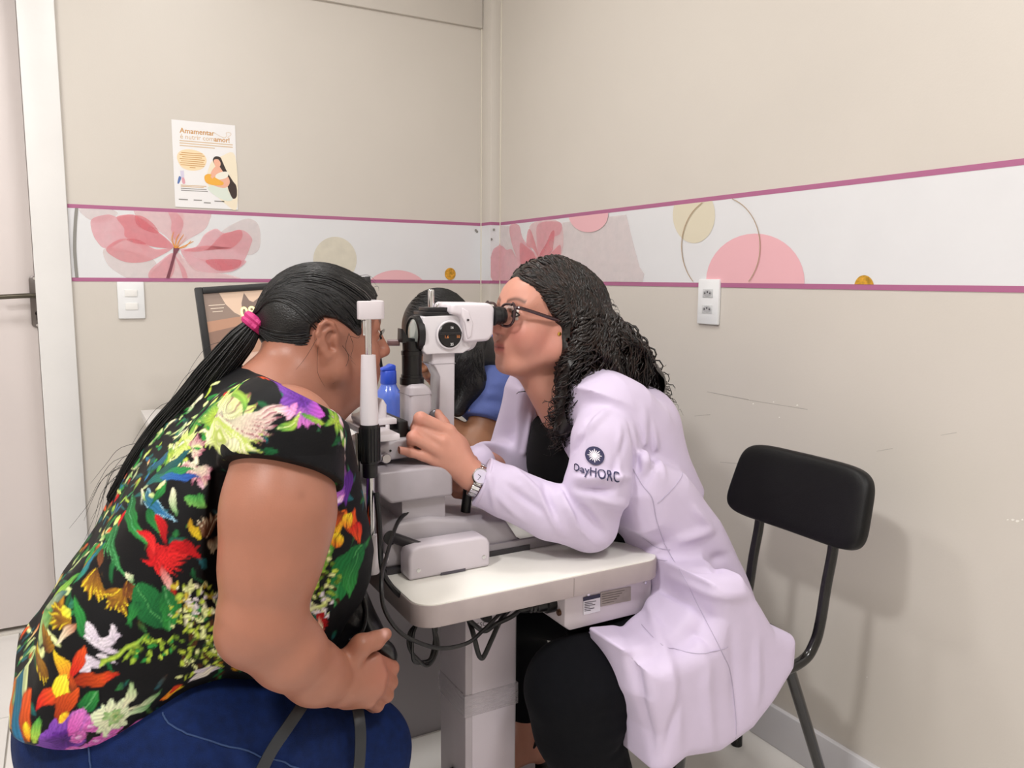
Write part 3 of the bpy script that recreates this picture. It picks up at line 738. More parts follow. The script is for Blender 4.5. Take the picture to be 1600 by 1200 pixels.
for i in range(64):
    a = 2*math.pi*i/20.0
    rx, rz = 0.027+.003*math.sin(i*.7), 0.037+.004*math.cos(i*.9)
    c0 = A(662, 1002, 1.17)
    loop.append(c0+np.array([rx*math.sin(a), .010*math.sin(i*.33), rz*math.cos(a)+.003*math.sin(i*.5)]))
lp = [A(668,950,1.2)]+loop+[A(690,955,1.2)]
cable('coiled_cable', lp, .0030, 'black cable coiled in loops hanging under the table top corner')
cable('power_cable', [np.array([cb0-.07, 1.18, zt-.035]), A(800,963,1.17), A(775,975,1.165), A(757,986,1.16), A(740,975,1.16), A(728,962,1.17), A(720,950,1.2)], .0042, 'black power cord from the control box plug sagging across the column')
cable('motor_cable', [A(800,948,1.19), A(783,968,1.17), A(768,1000,1.16), A(757,1024,1.155), A(752,1028,1.155), A(747,1020,1.155), A(738,985,1.16), A(728,958,1.2)], .0044, 'black cable hanging in a V in front of the column')

# ------------------------------------------------------------------ chair
LEA = mat('black_leatherette', '#060608', .45, bump=.12, bscale=500, spec=.3)
TUB = mat('black_steel_tube', '#08080a', .22, coat=.3)
ch = empty('chair', 'black padded chair with steel tube frame standing by the right wall', 'chair')
CHY = 1.08
def cushion(name, n_u, n_v, f, m, parent):
    mb = MB(); vs = []; fs = []
    for i in range(n_u):
        for j in range(n_v):
            vs.append(f(2*math.pi*i/n_u, math.pi*j/(n_v-1)-math.pi/2))
    for i in range(n_u):
        for j in range(n_v-1):
            a, b = i*n_v+j, ((i+1) % n_u)*n_v+j
            fs.append((a, b, b+1, a+1))
    mb.add(vs, fs); o = mb.build(name, m, parent, smooth=True, autos=False); return o
def sgn(x, p): return math.copysign(abs(x)**p, x)
def backf(u, v):
    w, h, d = .170, .078, .021
    y = w*sgn(math.cos(u), .32)*sgn(math.cos(v), .25); z = h*sgn(math.sin(u), .42)*sgn(math.cos(v), .25); t = d*sgn(math.sin(v), .6)
    z -= 0.008*(y/w)**2*0
    x = 1.285+t*.97+0.30*z+0.010*(1-(y/w)**2)
    return (x, CHY+0.02+y*(1-.05*z/h), .722+z-.25*t)
cushion('backrest', 72, 24, backf, LEA, ch)
def seatf(u, v):
    w, h = .172, .20
    y = w*sgn(math.cos(u), .5)*sgn(math.cos(v), .3); x = h*sgn(math.sin(u), .5)*sgn(math.cos(v), .3); t = .022*sgn(math.sin(v), .6)
    return (1.045+x, CHY+.085+y*(1-.10*x/h), .437+t)
cushion('seat', 64, 20, seatf, LEA, ch)
for k, y_ in enumerate((CHY-.075, CHY+.115)):
    pts = [(1.287, y_, .69), (1.285, y_, .63), (1.272, y_, .56), (1.262, y_, .49), (1.248, y_, .447), (1.215, y_, .418), (1.12, y_, .408), (.95, y_, .408)]
    MB().tube(spline(pts, 6), .0105, 14).build('back_post', TUB, ch, smooth=True)
for y_, s in ((CHY-.045, -1), (CHY+.235, 1)):
    MB().tube(spline([(1.05, y_, .402), (1.17, y_, .402), (1.210, y_, .392), (1.236, y_+.004, .352), (1.41, y_+.035, .015)], 6), .0115, 14).build('rear_leg', TUB, ch, smooth=True)
    MB().tube(spline([(1.08, y_, .402), (.985, y_, .400), (.955, y_, .385), (.945, y_, .345), (.905, y_-.005, .015)], 6), .0115, 14).build('front_leg', TUB, ch, smooth=True)
    for x_, y2_ in ((1.41, y_+.035), (.905, y_-.005)): MB().lathe((x_, y2_, 0), (0, 0, 1), [(0, .014), (.03, .0135)], 14).build('leg_cap', BLACKP, ch)

# ------------------------------------------------------------------ desk behind, monitor, bottle
DESK = mat('desk_laminate', '#e6e3e2', .4)
dk = empty('desk', 'white desk with grey side panel standing against the back wall', 'desk')
rbox('desk_top', (0.20, 1.74, 0.695), (0.99, 2.82, 0.72), DESK, dk, 0.002)
rbox('side_panel', (0.22, 1.762, 0.0), (0.985, 1.782, 0.695), mat('desk_panel_grey', '#a7a3a8', .5), dk, 0.002)
rbox('side_panel', (0.22, 2.78, 0.0), (0.985, 2.80, 0.695), mat('desk_panel_grey', '#a7a3a8', .5), dk, 0.002)
rbox('back_panel', (0.22, 1.782, 0.12), (0.238, 2.78, 0.695), mat('desk_panel_grey', '#a7a3a8', .5), dk, 0.002)
mo = empty('monitor', 'black computer monitor with a brown landscape lock screen on the desk', 'monitor')
MR = Matrix.Translation(Vector((0.315, 2.33, 1.122))) @ Matrix.Rotation(math.radians(-4), 4, 'Y') @ Matrix.Rotation(math.radians(-10), 4, 'X')
def mloc(o): o.matrix_local = MR; return o
MWD, MHT = .50, .30
fr = MB()
for lo, hi in (((0, 0, -MHT), (.019, .022, 0)), ((MWD-.019, 0, -MHT), (MWD, .022, 0)), ((.019, 0, -.018), (MWD-.019, .022, 0)), ((.019, 0, -MHT), (MWD-.019, .022, -MHT+.024))): fr.box(lo, hi)
mloc(fr.build('bezel', mat('bezel_black', '#19191b', .45), mo, bevel=0.002))
mloc(MB().box((.01, .012, -MHT+.01), (MWD-.01, .045, -.01)).build('back_shell', BLACKP, mo, bevel=0.01))
def scr(name, pts, col, y=.0095, em=.75):
    mb = MB(); mb.add([(p[0], y, p[1]) for p in pts], [tuple(range(len(pts)))])
    o = mb.build(name, mat('screen_'+col.strip('#'), col, .3, emit=em), SCR if name != 'screen' else mo)
    return mloc(o) if name == 'screen' else o
SCR = None
SCR = scr('screen', [(.019, -.018), (MWD-.019, -.018), (MWD-.019, -MHT+.024), (.019, -MHT+.024)], '#a98f80', .011)
scr('sky_picture', [(.019, -.018), (MWD-.019, -.018), (MWD-.019, -.09), (.019, -.09)], '#b59c88', .0105)
scr('hill_picture', [(.019, -.018), (.062, -.018), (.075, -.05), (.095, -.075), (.11, -.085), (.11, -.10), (.019, -.10)], '#77665c', .0102)
scr('rock_picture', [(.115, -.085), (.118, -.05), (.128, -.022), (.14, -.045), (.15, -.05), (.172, -.035), (.175, -.085)], '#6a5a52', .0100)
scr('ground_picture', [(.019, -.095), (.10, -.088), (.20, -.092), (MWD-.019, -.08), (MWD-.019, -.19), (.019, -.19)], '#94705c', .0098)
scr('shadow_picture', [(.019, -.125), (.12, -.110), (.16, -.135), (.10, -.175), (.019, -.185)], '#735a4e', .0096)
scr('water_picture', [(.11, -.13), (.135, -.115), (.18, -.10), (.24, -.098), (.20, -.13), (.14, -.15), (.105, -.165)], '#cdb49c', .0094)
vs, fs = text_mesh('09:13', .042, 'CENTER', 0, .0008)
mb = MB(); mb.add([(v[0]+.158, .0090, v[1]-.078) for v in vs], fs); mb.build('clock_text', mat('screen_clock', '#f3e6a0', .4, emit=.9), SCR)
for i in range(3): scr('message_text', [(.03+.004*i, -.050-.009*i), (.073-.004*i, -.050-.009*i), (.073-.004*i, -.0515-.009*i), (.03+.004*i, -.0515-.009*i)], '#cdbfae', .0092)
ms = MB(); ms.box((.21, .03, -.395), (.29, .05, -.08)); mloc(ms.build('neck', BLACKP, mo, bevel=0.004))
MB().lathe((0.56, 2.405, .7205), (0, 0, 1), [(0, .11), (.010, .108), (.014, .09)], 32).build('foot', BLACKP, mo, smooth=True)
cable('monitor_cable', [at(322, 570, 2.36), at(308, 577, 2.38), at(298, 588, 2.40), at(290, 610, 2.44), at(296, 700, 2.5), np.array([.36, 2.62, .7245]), np.array([.5, 2.6, .7245])], .003, 'thin black cable curving out from behind the monitor edge')
bt = empty('water_bottle', 'translucent blue plastic water bottle with flip cap standing on the desk', 'bottle')
bcx, bcy = 0.668, 1.795
BLUE = mat('blue_bottle_plastic', '#6a8af2', .18, trans=.35, coat=.3)
BS = .95
prof = [(0, .026), (.004, .030), (.03, .031), (.06, .0285), (.09, .0275), (.12, .030), (.15, .0325), (.168, .031), (.182, .022), (.19, .019), (.196, .018)]
MB().lathe((bcx, bcy, .7205), (0, 0, 1), [(t*BS, r*BS) for t, r in prof], 32).build('body', BLUE, bt, smooth=True)
cp = MB().lathe((bcx, bcy, .7205), (0, 0, 1), [(t*BS, r*BS) for t, r in [(.19, .0195), (.192, .0205), (.222, .0198), (.224, .0185)]], 28).build('cap', mat('blue_cap', '#2c4fc4', .35), bt, smooth=True)
MB().prism([(bcx-.021, .9330), (bcx+.015, .9330), (bcx+.015, .9455), (bcx+.006, .9490), (bcx-.004, .9435), (bcx-.020, .9385)], 1, bcy-.013, bcy+.013).build('flip_lid', mat('blue_cap', '#2c4fc4', .35), cp, bevel=0.003)
ppx = empty('notebook', 'open white notebook lying on the desk under the writing hand', 'notebook')
rbox('page_block', (0.50, 1.80, 0.7202), (0.66, 2.03, 0.727), mat('page_white', '#f3f2f0', .6), ppx, 0.001)
rbox('cover', (0.497, 1.797, 0.72005), (0.663, 2.033, 0.7206), mat('cover_grey', '#8f8a96', .5), ppx, 0.0)

# ------------------------------------------------------------------ patient's stool
so = empty('stool', 'black round stool under the woman in jeans', 'stool')
sxc, syc = 0.085, 1.31
MB().lathe((sxc, syc, 0), (0, 0, 1), [(.305, .05), (.308, .17), (.32, .18), (.35, .18), (.362, .17), (.365, .10)], 48).build('seat', LEA, so, smooth=True)
MB().lathe((sxc, syc, 0), (0, 0, 1), [(.09, .03), (.22, .03), (.222, .02), (.306, .02)], 24).build('gas_column', BLACKP, so, smooth=True)
for i in range(5):
    a = 2*math.pi*i/5+.3; d = np.array([math.cos(a), math.sin(a), 0])
    MB().tube([np.array([sxc, syc, .11])+d*.02, np.array([sxc, syc, .10])+d*.12, np.array([sxc, syc, .065])+d*.25], [.022, .018, .013], 10).build('base_arm', BLACKP, so, smooth=True)
    MB().lathe(np.array([sxc, syc, .027])+d*.25-np.array([0, 0, 0])+np.cross(d, (0, 0, 1))*-.012, np.cross(d, (0, 0, 1)), [(0, .024), (.003, .027), (.021, .027), (.024, .024)], 16).build('caster', BLACKP, so, smooth=True)
# ------------------------------------------------------------------ implicit surfaces for bodies and clothes
def axis(*parts):
    """rectilinear grid axis: (start, step, end, step, end ...)"""
    out = [parts[0]]
    for k in range(1, len(parts), 2):
        st, en = parts[k], parts[k+1]
        n = max(1, int(round((en-out[-1])/st)))
        out += list(np.linspace(out[-1], en, n+1)[1:])
    return np.array(out, np.float32)
class Field:
    def __init__(s, ax, ay, az):
        s.a = [ax, ay, az]; s.v = np.full((len(ax), len(ay), len(az)), 0.06, np.float32)
    def _sub(s, lo, hi):
        sl_ = []
        for k in range(3):
            i0 = np.searchsorted(s.a[k], lo[k]); i1 = np.searchsorted(s.a[k], hi[k])
            if i1 <= i0: return None
            sl_.append(slice(i0, i1))
        X = s.a[0][sl_[0]][:, None, None]; Y = s.a[1][sl_[1]][None, :, None]; Z = s.a[2][sl_[2]][None, None, :]
        return tuple(sl_), X, Y, Z
    def op(s, d, lo, hi, k, sub=False):
        r = s._sub(lo, hi)
        if r is None: return
        sl_, X, Y, Z = r
        n = d(X, Y, Z).astype(np.float32); v = s.v[sl_]
        if sub:
            a, b = -v, n
            h = np.clip(0.5+0.5*(b-a)/k, 0, 1); s.v[sl_] = -(b*(1-h)+a*h-k*h*(1-h))
        else:
            h = np.clip(0.5+0.5*(n-v)/k, 0, 1); s.v[sl_] = n*(1-h)+v*h-k*h*(1-h)
    def cone(s, a, b, ra, rb, k=0.012, sy=1.0, sub=False):
        a = np.asarray(a, float); b = np.asarray(b, float)
        m = max(ra, rb)+k+0.02
        lo = np.minimum(a, b)-m; hi = np.maximum(a, b)+m
        lo[1] = min(a[1], b[1])-m*sy; hi[1] = max(a[1], b[1])+m*sy
        ab = (b-a)*np.array([1, 1/sy, 1]); L = ab @ ab+1e-12
        def d(X, Y, Z):
            x, y, z = X-a[0], (Y-a[1])/sy, Z-a[2]
            t = np.clip((x*ab[0]+y*ab[1]+z*ab[2])/L, 0, 1)
            return np.sqrt((x-t*ab[0])**2+(y-t*ab[1])**2+(z-t*ab[2])**2)-(ra+(rb-ra)*t)
        s.op(d, lo, hi, k, sub)
    def chain(s, pts, k=0.02, sy=1.0):
        for (p, r), (q, r2) in zip(pts[:-1], pts[1:]): s.cone(p, q, r, r2, k, sy)
    def ell(s, c, r, M=None, k=0.012, sub=False):
        c = np.asarray(c, float); r = np.asarray(r, float); M = np.eye(3) if M is None else np.asarray(M, float)
        m = max(r)+k+0.02
        def d(X, Y, Z):
            x, y, z = X-c[0], Y-c[1], Z-c[2]
            u = [(x*M[i][0]+y*M[i][1]+z*M[i][2])/r[i] for i in range(3)]
            k0 = np.sqrt(u[0]**2+u[1]**2+u[2]**2)+1e-9
            k1 = np.sqrt((u[0]/r[0])**2+(u[1]/r[1])**2+(u[2]/r[2])**2)+1e-9
            return k0*(k0-1)/k1
        s.op(d, c-m, c+m, k, sub)
    def cut(s, p, n, lo=None, hi=None, k=0.004):
        """keep the side opposite to n of a plane (optionally only inside a box)"""
        p = np.asarray(p, float); n = np.asarray(n, float); n = n/np.linalg.norm(n)
        lo = np.array([-9, -9, -9.]) if lo is None else np.asarray(lo); hi = np.array([9, 9, 9.]) if hi is None else np.asarray(hi)
        s.op(lambda X, Y, Z: -((X-p[0])*n[0]+(Y-p[1])*n[1]+(Z-p[2])*n[2]), lo, hi, k, True)
    def poly(s, P, y0, y1, rnd, k, sub=False):
        """rounded slab: 2D outline in XZ, thickness y0..y1"""
        P = np.asarray(P, float); yc, hy = (y0+y1)/2, (y1-y0)/2
        lo = np.array([P[:, 0].min(), y0, P[:, 1].min()])-k-0.02-rnd; hi = np.array([P[:, 0].max(), y1, P[:, 1].max()])+k+0.02+rnd
        def d(X, Y, Z):
            x = X[:, 0, :]*1.0+0*Z[0]; x = np.broadcast_to(X[:, 0, :], (X.shape[0], Z.shape[2])); z = np.broadcast_to(Z[0], (X.shape[0], Z.shape[2]))
            dd = np.full(x.shape, 1e9); sg = np.ones(x.shape)
            n = len(P)
            for i in range(n):
                j = i-1
                ex, ez = P[j, 0]-P[i, 0], P[j, 1]-P[i, 1]
                wx, wz = x-P[i, 0], z-P[i, 1]
                t = np.clip((wx*ex+wz*ez)/(ex*ex+ez*ez+1e-12), 0, 1)
                dd = np.minimum(dd, (wx-ex*t)**2+(wz-ez*t)**2)
                c1 = z >= P[i, 1]; c2 = z < P[j, 1]; c3 = ex*wz > ez*wx
                sg = np.where((c1 & c2 & c3) | (~c1 & ~c2 & ~c3), -sg, sg)
            d2 = (sg*np.sqrt(dd)+rnd)[:, None, :]
            dy = np.abs(Y-yc)-hy+rnd
            return np.minimum(np.maximum(d2, dy), 0)+np.sqrt(np.maximum(d2, 0)**2+np.maximum(dy, 0)**2)-rnd
        s.op(d, lo, hi, k, sub)
    def mesh(s):
        v = s.v; ins = v < 0
        nx, ny, nz = v.shape
        cnt = np.zeros((nx-1, ny-1, nz-1), np.int8)
        for i in (0, 1):
            for j in (0, 1):
                for k in (0, 1): cnt += ins[i:nx-1+i, j:ny-1+j, k:nz-1+k]
        act = (cnt > 0) & (cnt < 8)
        ci = np.argwhere(act); idx = np.full(act.shape, -1, np.int32); idx[act] = np.arange(len(ci))
        acc = np.zeros((len(ci), 3)); num = np.zeros(len(ci))
        crn = [(i, j, k) for i in (0, 1) for j in (0, 1) for k in (0, 1)]
        vals = {c: v[ci[:, 0]+c[0], ci[:, 1]+c[1], ci[:, 2]+c[2]].astype(np.float64) for c in crn}
        for c in crn:
            for ax in range(3):
                if c[ax] == 0:
                    c2 = list(c); c2[ax] = 1; c2 = tuple(c2)
                    a, b = vals[c], vals[c2]; m = (a < 0) != (b < 0)
                    t = np.where(m, a/np.where(m, a-b, 1), 0)
                    p = np.tile(np.array(c, float), (len(ci), 1)); p[:, ax] = t
                    acc[m] += p[m]; num[m] += 1
        f = acc/num[:, None]
        V = np.zeros((len(ci), 3))
        for ax in range(3):
            g = s.a[ax].astype(np.float64); i = ci[:, ax]; V[:, ax] = g[i]+(g[i+1]-g[i])*f[:, ax]
        F = []
        for ax in range(3):
            o = [0, 1, 2]; o.remove(ax); u, w = o
            sa = [slice(None)]*3; sb = [slice(None)]*3; sa[ax] = slice(0, -1); sb[ax] = slice(1, None)
            A_, B_ = ins[tuple(sa)], ins[tuple(sb)]
            e_ = np.argwhere(A_ != B_)
            e_ = e_[(e_[:, u] > 0) & (e_[:, w] > 0) & (e_[:, u] < v.shape[u]-1) & (e_[:, w] < v.shape[w]-1)]
            flip = A_[e_[:, 0], e_[:, 1], e_[:, 2]]
            q = []
            for du, dw in ((-1, -1), (0, -1), (0, 0), (-1, 0)):
                c = e_.copy(); c[:, u] += du; c[:, w] += dw
                q.append(idx[c[:, 0], c[:, 1], c[:, 2]])
            q = np.stack(q, 1)
            if ax == 1: flip = ~flip
            q[~flip] = q[~flip][:, ::-1]
            F.append(q)
        return V, np.concatenate(F)
def largest(V, F):
    """keep the biggest connected piece"""
    lab = np.arange(len(V))
    while True:
        m = lab[F].min(1); old = lab.copy()
        for k in range(4): np.minimum.at(lab, F[:, k], m)
        lab = lab[lab]
        if (lab == old).all(): break
    u, c = np.unique(lab, return_counts=True); keep = lab == u[c.argmax()]
    idx = np.cumsum(keep)-1; F = F[keep[F[:, 0]]]
    return V[keep], idx[F].astype(np.int32)
def vnormals(V, F):
    n = np.cross(V[F[:, 2]]-V[F[:, 0]], V[F[:, 3]]-V[F[:, 1]])
    N = np.zeros_like(V)
    for k in range(4): 
        for c in range(3): N[:, c] += np.bincount(F[:, k], n[:, c], len(V))
    return N/(np.linalg.norm(N, axis=1, keepdims=True)+1e-12)
def vsmooth(V, F, it=1, f=0.5):
    for _ in range(it):
        S = np.zeros_like(V); C = np.zeros(len(V))
        for k in range(4):
            a, b = F[:, k], F[:, (k+1) % 4]
            for c in range(3): S[:, c] += np.bincount(a, V[b, c], len(V))+np.bincount(b, V[a, c], len(V))
            C += np.bincount(a, minlength=len(V))+np.bincount(b, minlength=len(V))
        V = V*(1-f)+f*S/np.maximum(C, 1)[:, None]
    return V
def npmesh(name, V, F, m, parent=None, col=None):
    me = bpy.data.meshes.new(name)
    me.vertices.add(len(V)); me.vertices.foreach_set('co', np.ascontiguousarray(V, np.float32).ravel())
    me.loops.add(F.size); me.loops.foreach_set('vertex_index', np.ascontiguousarray(F, np.int32).ravel())
    me.polygons.add(len(F)); me.polygons.foreach_set('loop_start', np.arange(0, F.size, 4, dtype=np.int32))
    me.update(calc_edges=True); me.validate()
    if col is not None:
        a = me.color_attributes.new('Col', 'FLOAT_COLOR', 'POINT')
        c4 = np.ones((len(V), 4), np.float32); c4[:, :3] = col
        a.data.foreach_set('color', c4.ravel())
    me.shade_smooth()
    if m: me.materials.append(m)
    o = bpy.data.objects.new(name, me); COL.objects.link(o)
    if parent is not None: o.parent = parent
    return o
def fold(V, N, a, b, w, amp, yscale=1.0):
    """raise (or sink) a ridge along the segment a-b on the surface"""
    a = np.asarray(a, float); b = np.asarray(b, float); ab = b-a; L = ab @ ab+1e-12
    t = np.clip(((V-a) @ ab)/L, 0, 1)
    D = V-a-t[:, None]*ab
    D[:, 1] *= yscale
    d2 = (D**2).sum(1)
    return N*(amp*np.exp(-d2/(w*w))*np.sin(np.pi*(0.08+0.84*t)))[:, None]
def wob(V, f, seed=0):
    """cheap smooth noise, -1..1"""
    r = np.random.RandomState(seed); o = np.zeros(len(V))
    for k in range(6):
        d = r.normal(size=3); d /= np.linalg.norm(d); o += np.sin((V @ d)*f*(0.7+0.25*k)+r.rand()*6.28+1.3*np.sin((V @ r.normal(size=3))*f*.4))
    return o/4.0
def gauss(V, c, r):
    r = np.asarray(r if hasattr(r, '__len__') else (r, r, r), float)
    return np.exp(-(((V-np.asarray(c))/r)**2).sum(1))
def blend(col, m, c):
    m = np.clip(m, 0, 1)[:, None]; return col*(1-m)+np.array(lin(c))*m

class HeadFrame:
    """head with its own axes: x forward, y to the person's left, z up"""
    def __init__(s, o, fwd, up, sc=1.0):
        f = np.asarray(fwd, float); f /= np.linalg.norm(f); u = np.asarray(up, float); u = u-f*(u @ f); u /= np.linalg.norm(u)
        s.o = np.asarray(o, float); s.M = np.stack([f, np.cross(u, f), u]); s.s = sc
    def p(s, x, y, z): return s.o+s.s*(np.array([x, y, z]) @ s.M)
    def loc(s, V): return ((V-s.o) @ s.M.T)/s.s
def head(F, H, full=1.0, ears=True, nose=1.0):
    """full: cheek fullness"""
    p, M, s = H.p, H.M, H.s
    def E(c, r, k=.012, sub=False, tilt=None): F.ell(p(*c), np.array(r)*s, M if tilt is None else tilt @ M, k*s, sub)
    def Cn(a, b, ra, rb, k=.012, sub=False): F.cone(p(*a), p(*b), ra*s, rb*s, k*s, 1.0, sub)
    E((-.012, 0, .026), (.098, .077, .089))
    E((.032, 0, -.034), (.060, .061*full, .074), .02)
    E((.058, 0, .030), (.036, .058, .045), .02)
    Cn((.066, -.012, -.096), (.066, .012, -.096), .0185, .0185, .02)
    for q in (-1, 1):
        Cn((.055, q*.018, -.094), (-.002, q*.056*full, -.058), .018, .022*full, .022)
        Cn((-.002, q*.056*full, -.058), (-.012, q*.062, -.01), .020, .02, .02)
        E((.054, q*.034, -.036), (.032, .030*full, .034*full), .018)
        Cn((.080, q*.012, .021), (.070, q*.045, .019), .011, .011, .016)
    for q in (-1, 1):
        E((.094, q*.033, .002), (.014, .018, .012), .014, True)
    Cn((.089, 0, .012), (.1075*nose, 0, -.024), .0085, .0105, .012)
    E((.108*nose, 0, -.030), (.0125, .0125, .0105), .006)
    for q in (-1, 1): E((.099*nose, q*.0115, -.034), (.011, .0075, .0075), .006)
    E((.076, 0, -.064), (.020, .030, .024), .014)
    Cn((.0885, -.017, -.0625), (.0945, 0, -.0605), .0048, .0062, .005); Cn((.0885, .017, -.0625), (.0945, 0, -.0605), .0048, .0062, .005)
    Cn((.087, -.015, -.0715), (.0925, 0, -.0730), .0050, .0068, .005); Cn((.087, .015, -.0715), (.0925, 0, -.0730), .0050, .0068, .005)
    Cn((.0935, -.02, -.067), (.1005, 0, -.0667), .0012, .0014, .003, True); Cn((.0935, .02, -.067), (.1005, 0, -.0667), .0012, .0014, .003, True)
    for q in (-1, 1):
        F.ell(p(.0745, q*.033, .001), np.array((.0150, .0165, .0125))*s, M, .004*s)
    if ears:
        for q in (-1, 1):
            c = np.array((-.018, q*.077, -.004)); 
            E(c, (.019, .0085, .031), .006)
            E(c+np.array((.001, q*.0085, .006)), (.011, .006, .019), .004, True)
            E(c+np.array((.006, q*.006, -.010)), (.007, .007, .009), .004, True)
            ring = [(.010, .017), (.006, .027), (-.004, .031), (-.014, .024), (-.018, .010), (-.016, -.006), (-.009, -.018), (-.001, -.028)]
            for (x0, z0), (x1, z1) in zip(ring[:-1], ring[1:]):
                Cn(c+np.array((x0, q*.006, z0)), c+np.array((x1, q*.006, z1)), .0042, .0042, .003)
            E(c+np.array((.000, q*.003, -.030)), (.009, .0055, .011), .006)
            Cn(c+np.array((.012, q*.002, -.006)), c+np.array((.011, q*.003, .004)), .0045, .004, .005)
            in_ = [(.002, .018), (-.007, .012), (-.009, .0), (-.003, -.012)]
            for (x0, z0), (x1, z1) in zip(in_[:-1], in_[1:]):
                Cn(c+np.array((x0, q*.0055, z0)), c+np.array((x1, q*.0055, z1)), .0032, .0032, .003)
def head_colors(V, col, H, lip, blush, brow, browamt=1.0):
    L = H.loc(V); inn = (L[:, 0] > .03) & (np.abs(L[:, 1]) < .075) & (np.abs(L[:, 2]) < .12)
    x, y, z = L.T
    ay = np.abs(y)
    lm = np.exp(-((z+.067)/.0085)**2)*(ay < .0215)*np.clip((.0225-ay)/.005, 0, 1)*(x > .082)*np.clip((x-.082)/.004, 0, 1)
    col = blend(col, np.where(inn, lm*.85, 0), lip)
    bl = np.exp(-((ay-.043)/.020)**2-((z+.034)/.022)**2)*(x > .03)
    col = blend(col, np.where(inn, bl*.40, 0), blush)
    bl = np.exp(-(y/.018)**2-((z+.03)/.014)**2)*(x > .095)
    col = blend(col, np.where(inn, bl*.35, 0), blush)
    bz = .0245+.008*np.sin(np.clip((ay-.01)/.04, 0, 1)*2.6)-.002
    bm = np.exp(-((z-bz)/.0040)**2)*(ay > .012)*(ay < .054)*(x > .045)
    col = blend(col, np.where(inn, bm*.75*browamt, 0), brow)
    ln = np.exp(-((z+.0668)/.0014)**2)*(ay < .019)*(x > .086)
    col = blend(col, np.where(inn, ln*.6, 0), '#4a2420')
    nm = np.exp(-((ay-.0085)/.0035)**2-((z+.0415)/.003)**2)*(x > .092)
    col = blend(col, np.where(inn, nm*.35, 0), '#5a2c26')
    return col
def eye_parts(H, parent, iris='#2a1a12', lash='#0c0908', gaze=(1, 0, 0)):
    for q in (-1, 1):
        c = (.0772, q*.033, .001)
        ob_ = MB(); o = H.p(*c); ax = gaze[0]*H.M[0]+gaze[1]*H.M[1]+gaze[2]*H.M[2]; ax = ax/np.linalg.norm(ax)
        ob_.lathe(o-ax*.0132*H.s, ax, [(.0132*H.s*(1-math.cos(a)), .0132*H.s*math.sin(a)+1e-5) for a in np.linspace(0.02, math.pi-.02, 14)], 20)
        ey = ob_.build('eyeball', mat('eye_white', '#d8cfc8', .2), parent, smooth=True, autos=False)
        ir = MB(); ir.lathe(o+ax*.0122*H.s, ax, [(0, .0058*H.s), (.0008*H.s, .0056*H.s), (.0013*H.s, .003*H.s)], 18); ir.build('iris', mat('iris_'+iris.strip('#'), iris, .1), ey, smooth=True)
        for zs, up in ((.0062, 1), (-.0058, -1)):
            lid = []
            for t in np.linspace(-1, 1, 9):
                yy = q*.033+t*.0135; zz_ = .001+zs*(1-t*t)-.0005*t*q
                xx = .0772+math.sqrt(max(.0140**2-(t*.0125)**2-(zs*(1-t*t))**2, 1e-6))
                lid.append(H.p(xx+.0006, yy, zz_))
            MB().tube(lid, [.0008*H.s]+[.0016*H.s]*7+[.0008*H.s], 6).build('eyelid', mat('lid_'+lash.strip('#'), lash, .5), ey, smooth=True)
            if up == 1:
                lm_ = MB()
                for t in np.linspace(-.9, .95, 13):
                    b0 = lid[int(round((t+1)*4))]; dirv = H.M[0]*.0075+H.M[1]*q*t*.003+H.M[2]*.0035
                    lm_.tube([b0, b0+dirv*.6*H.s, b0+(dirv+H.M[2]*.002)*H.s], [.0004, .0003, .0001], 4)
                lm_.build('eyelashes', mat('lash_black', '#0a0808', .6), ey)
def finger(F, pts, rads, k=.004):
    for i in range(len(pts)-1): F.cone(pts[i], pts[i+1], rads[i], rads[i+1], k)
def skin_mat(name, base, rough=.48):
    return mat(name, base, rough, attr='Col', sss=.12, var=.03, vscale=35, bump=.05, bscale=420)
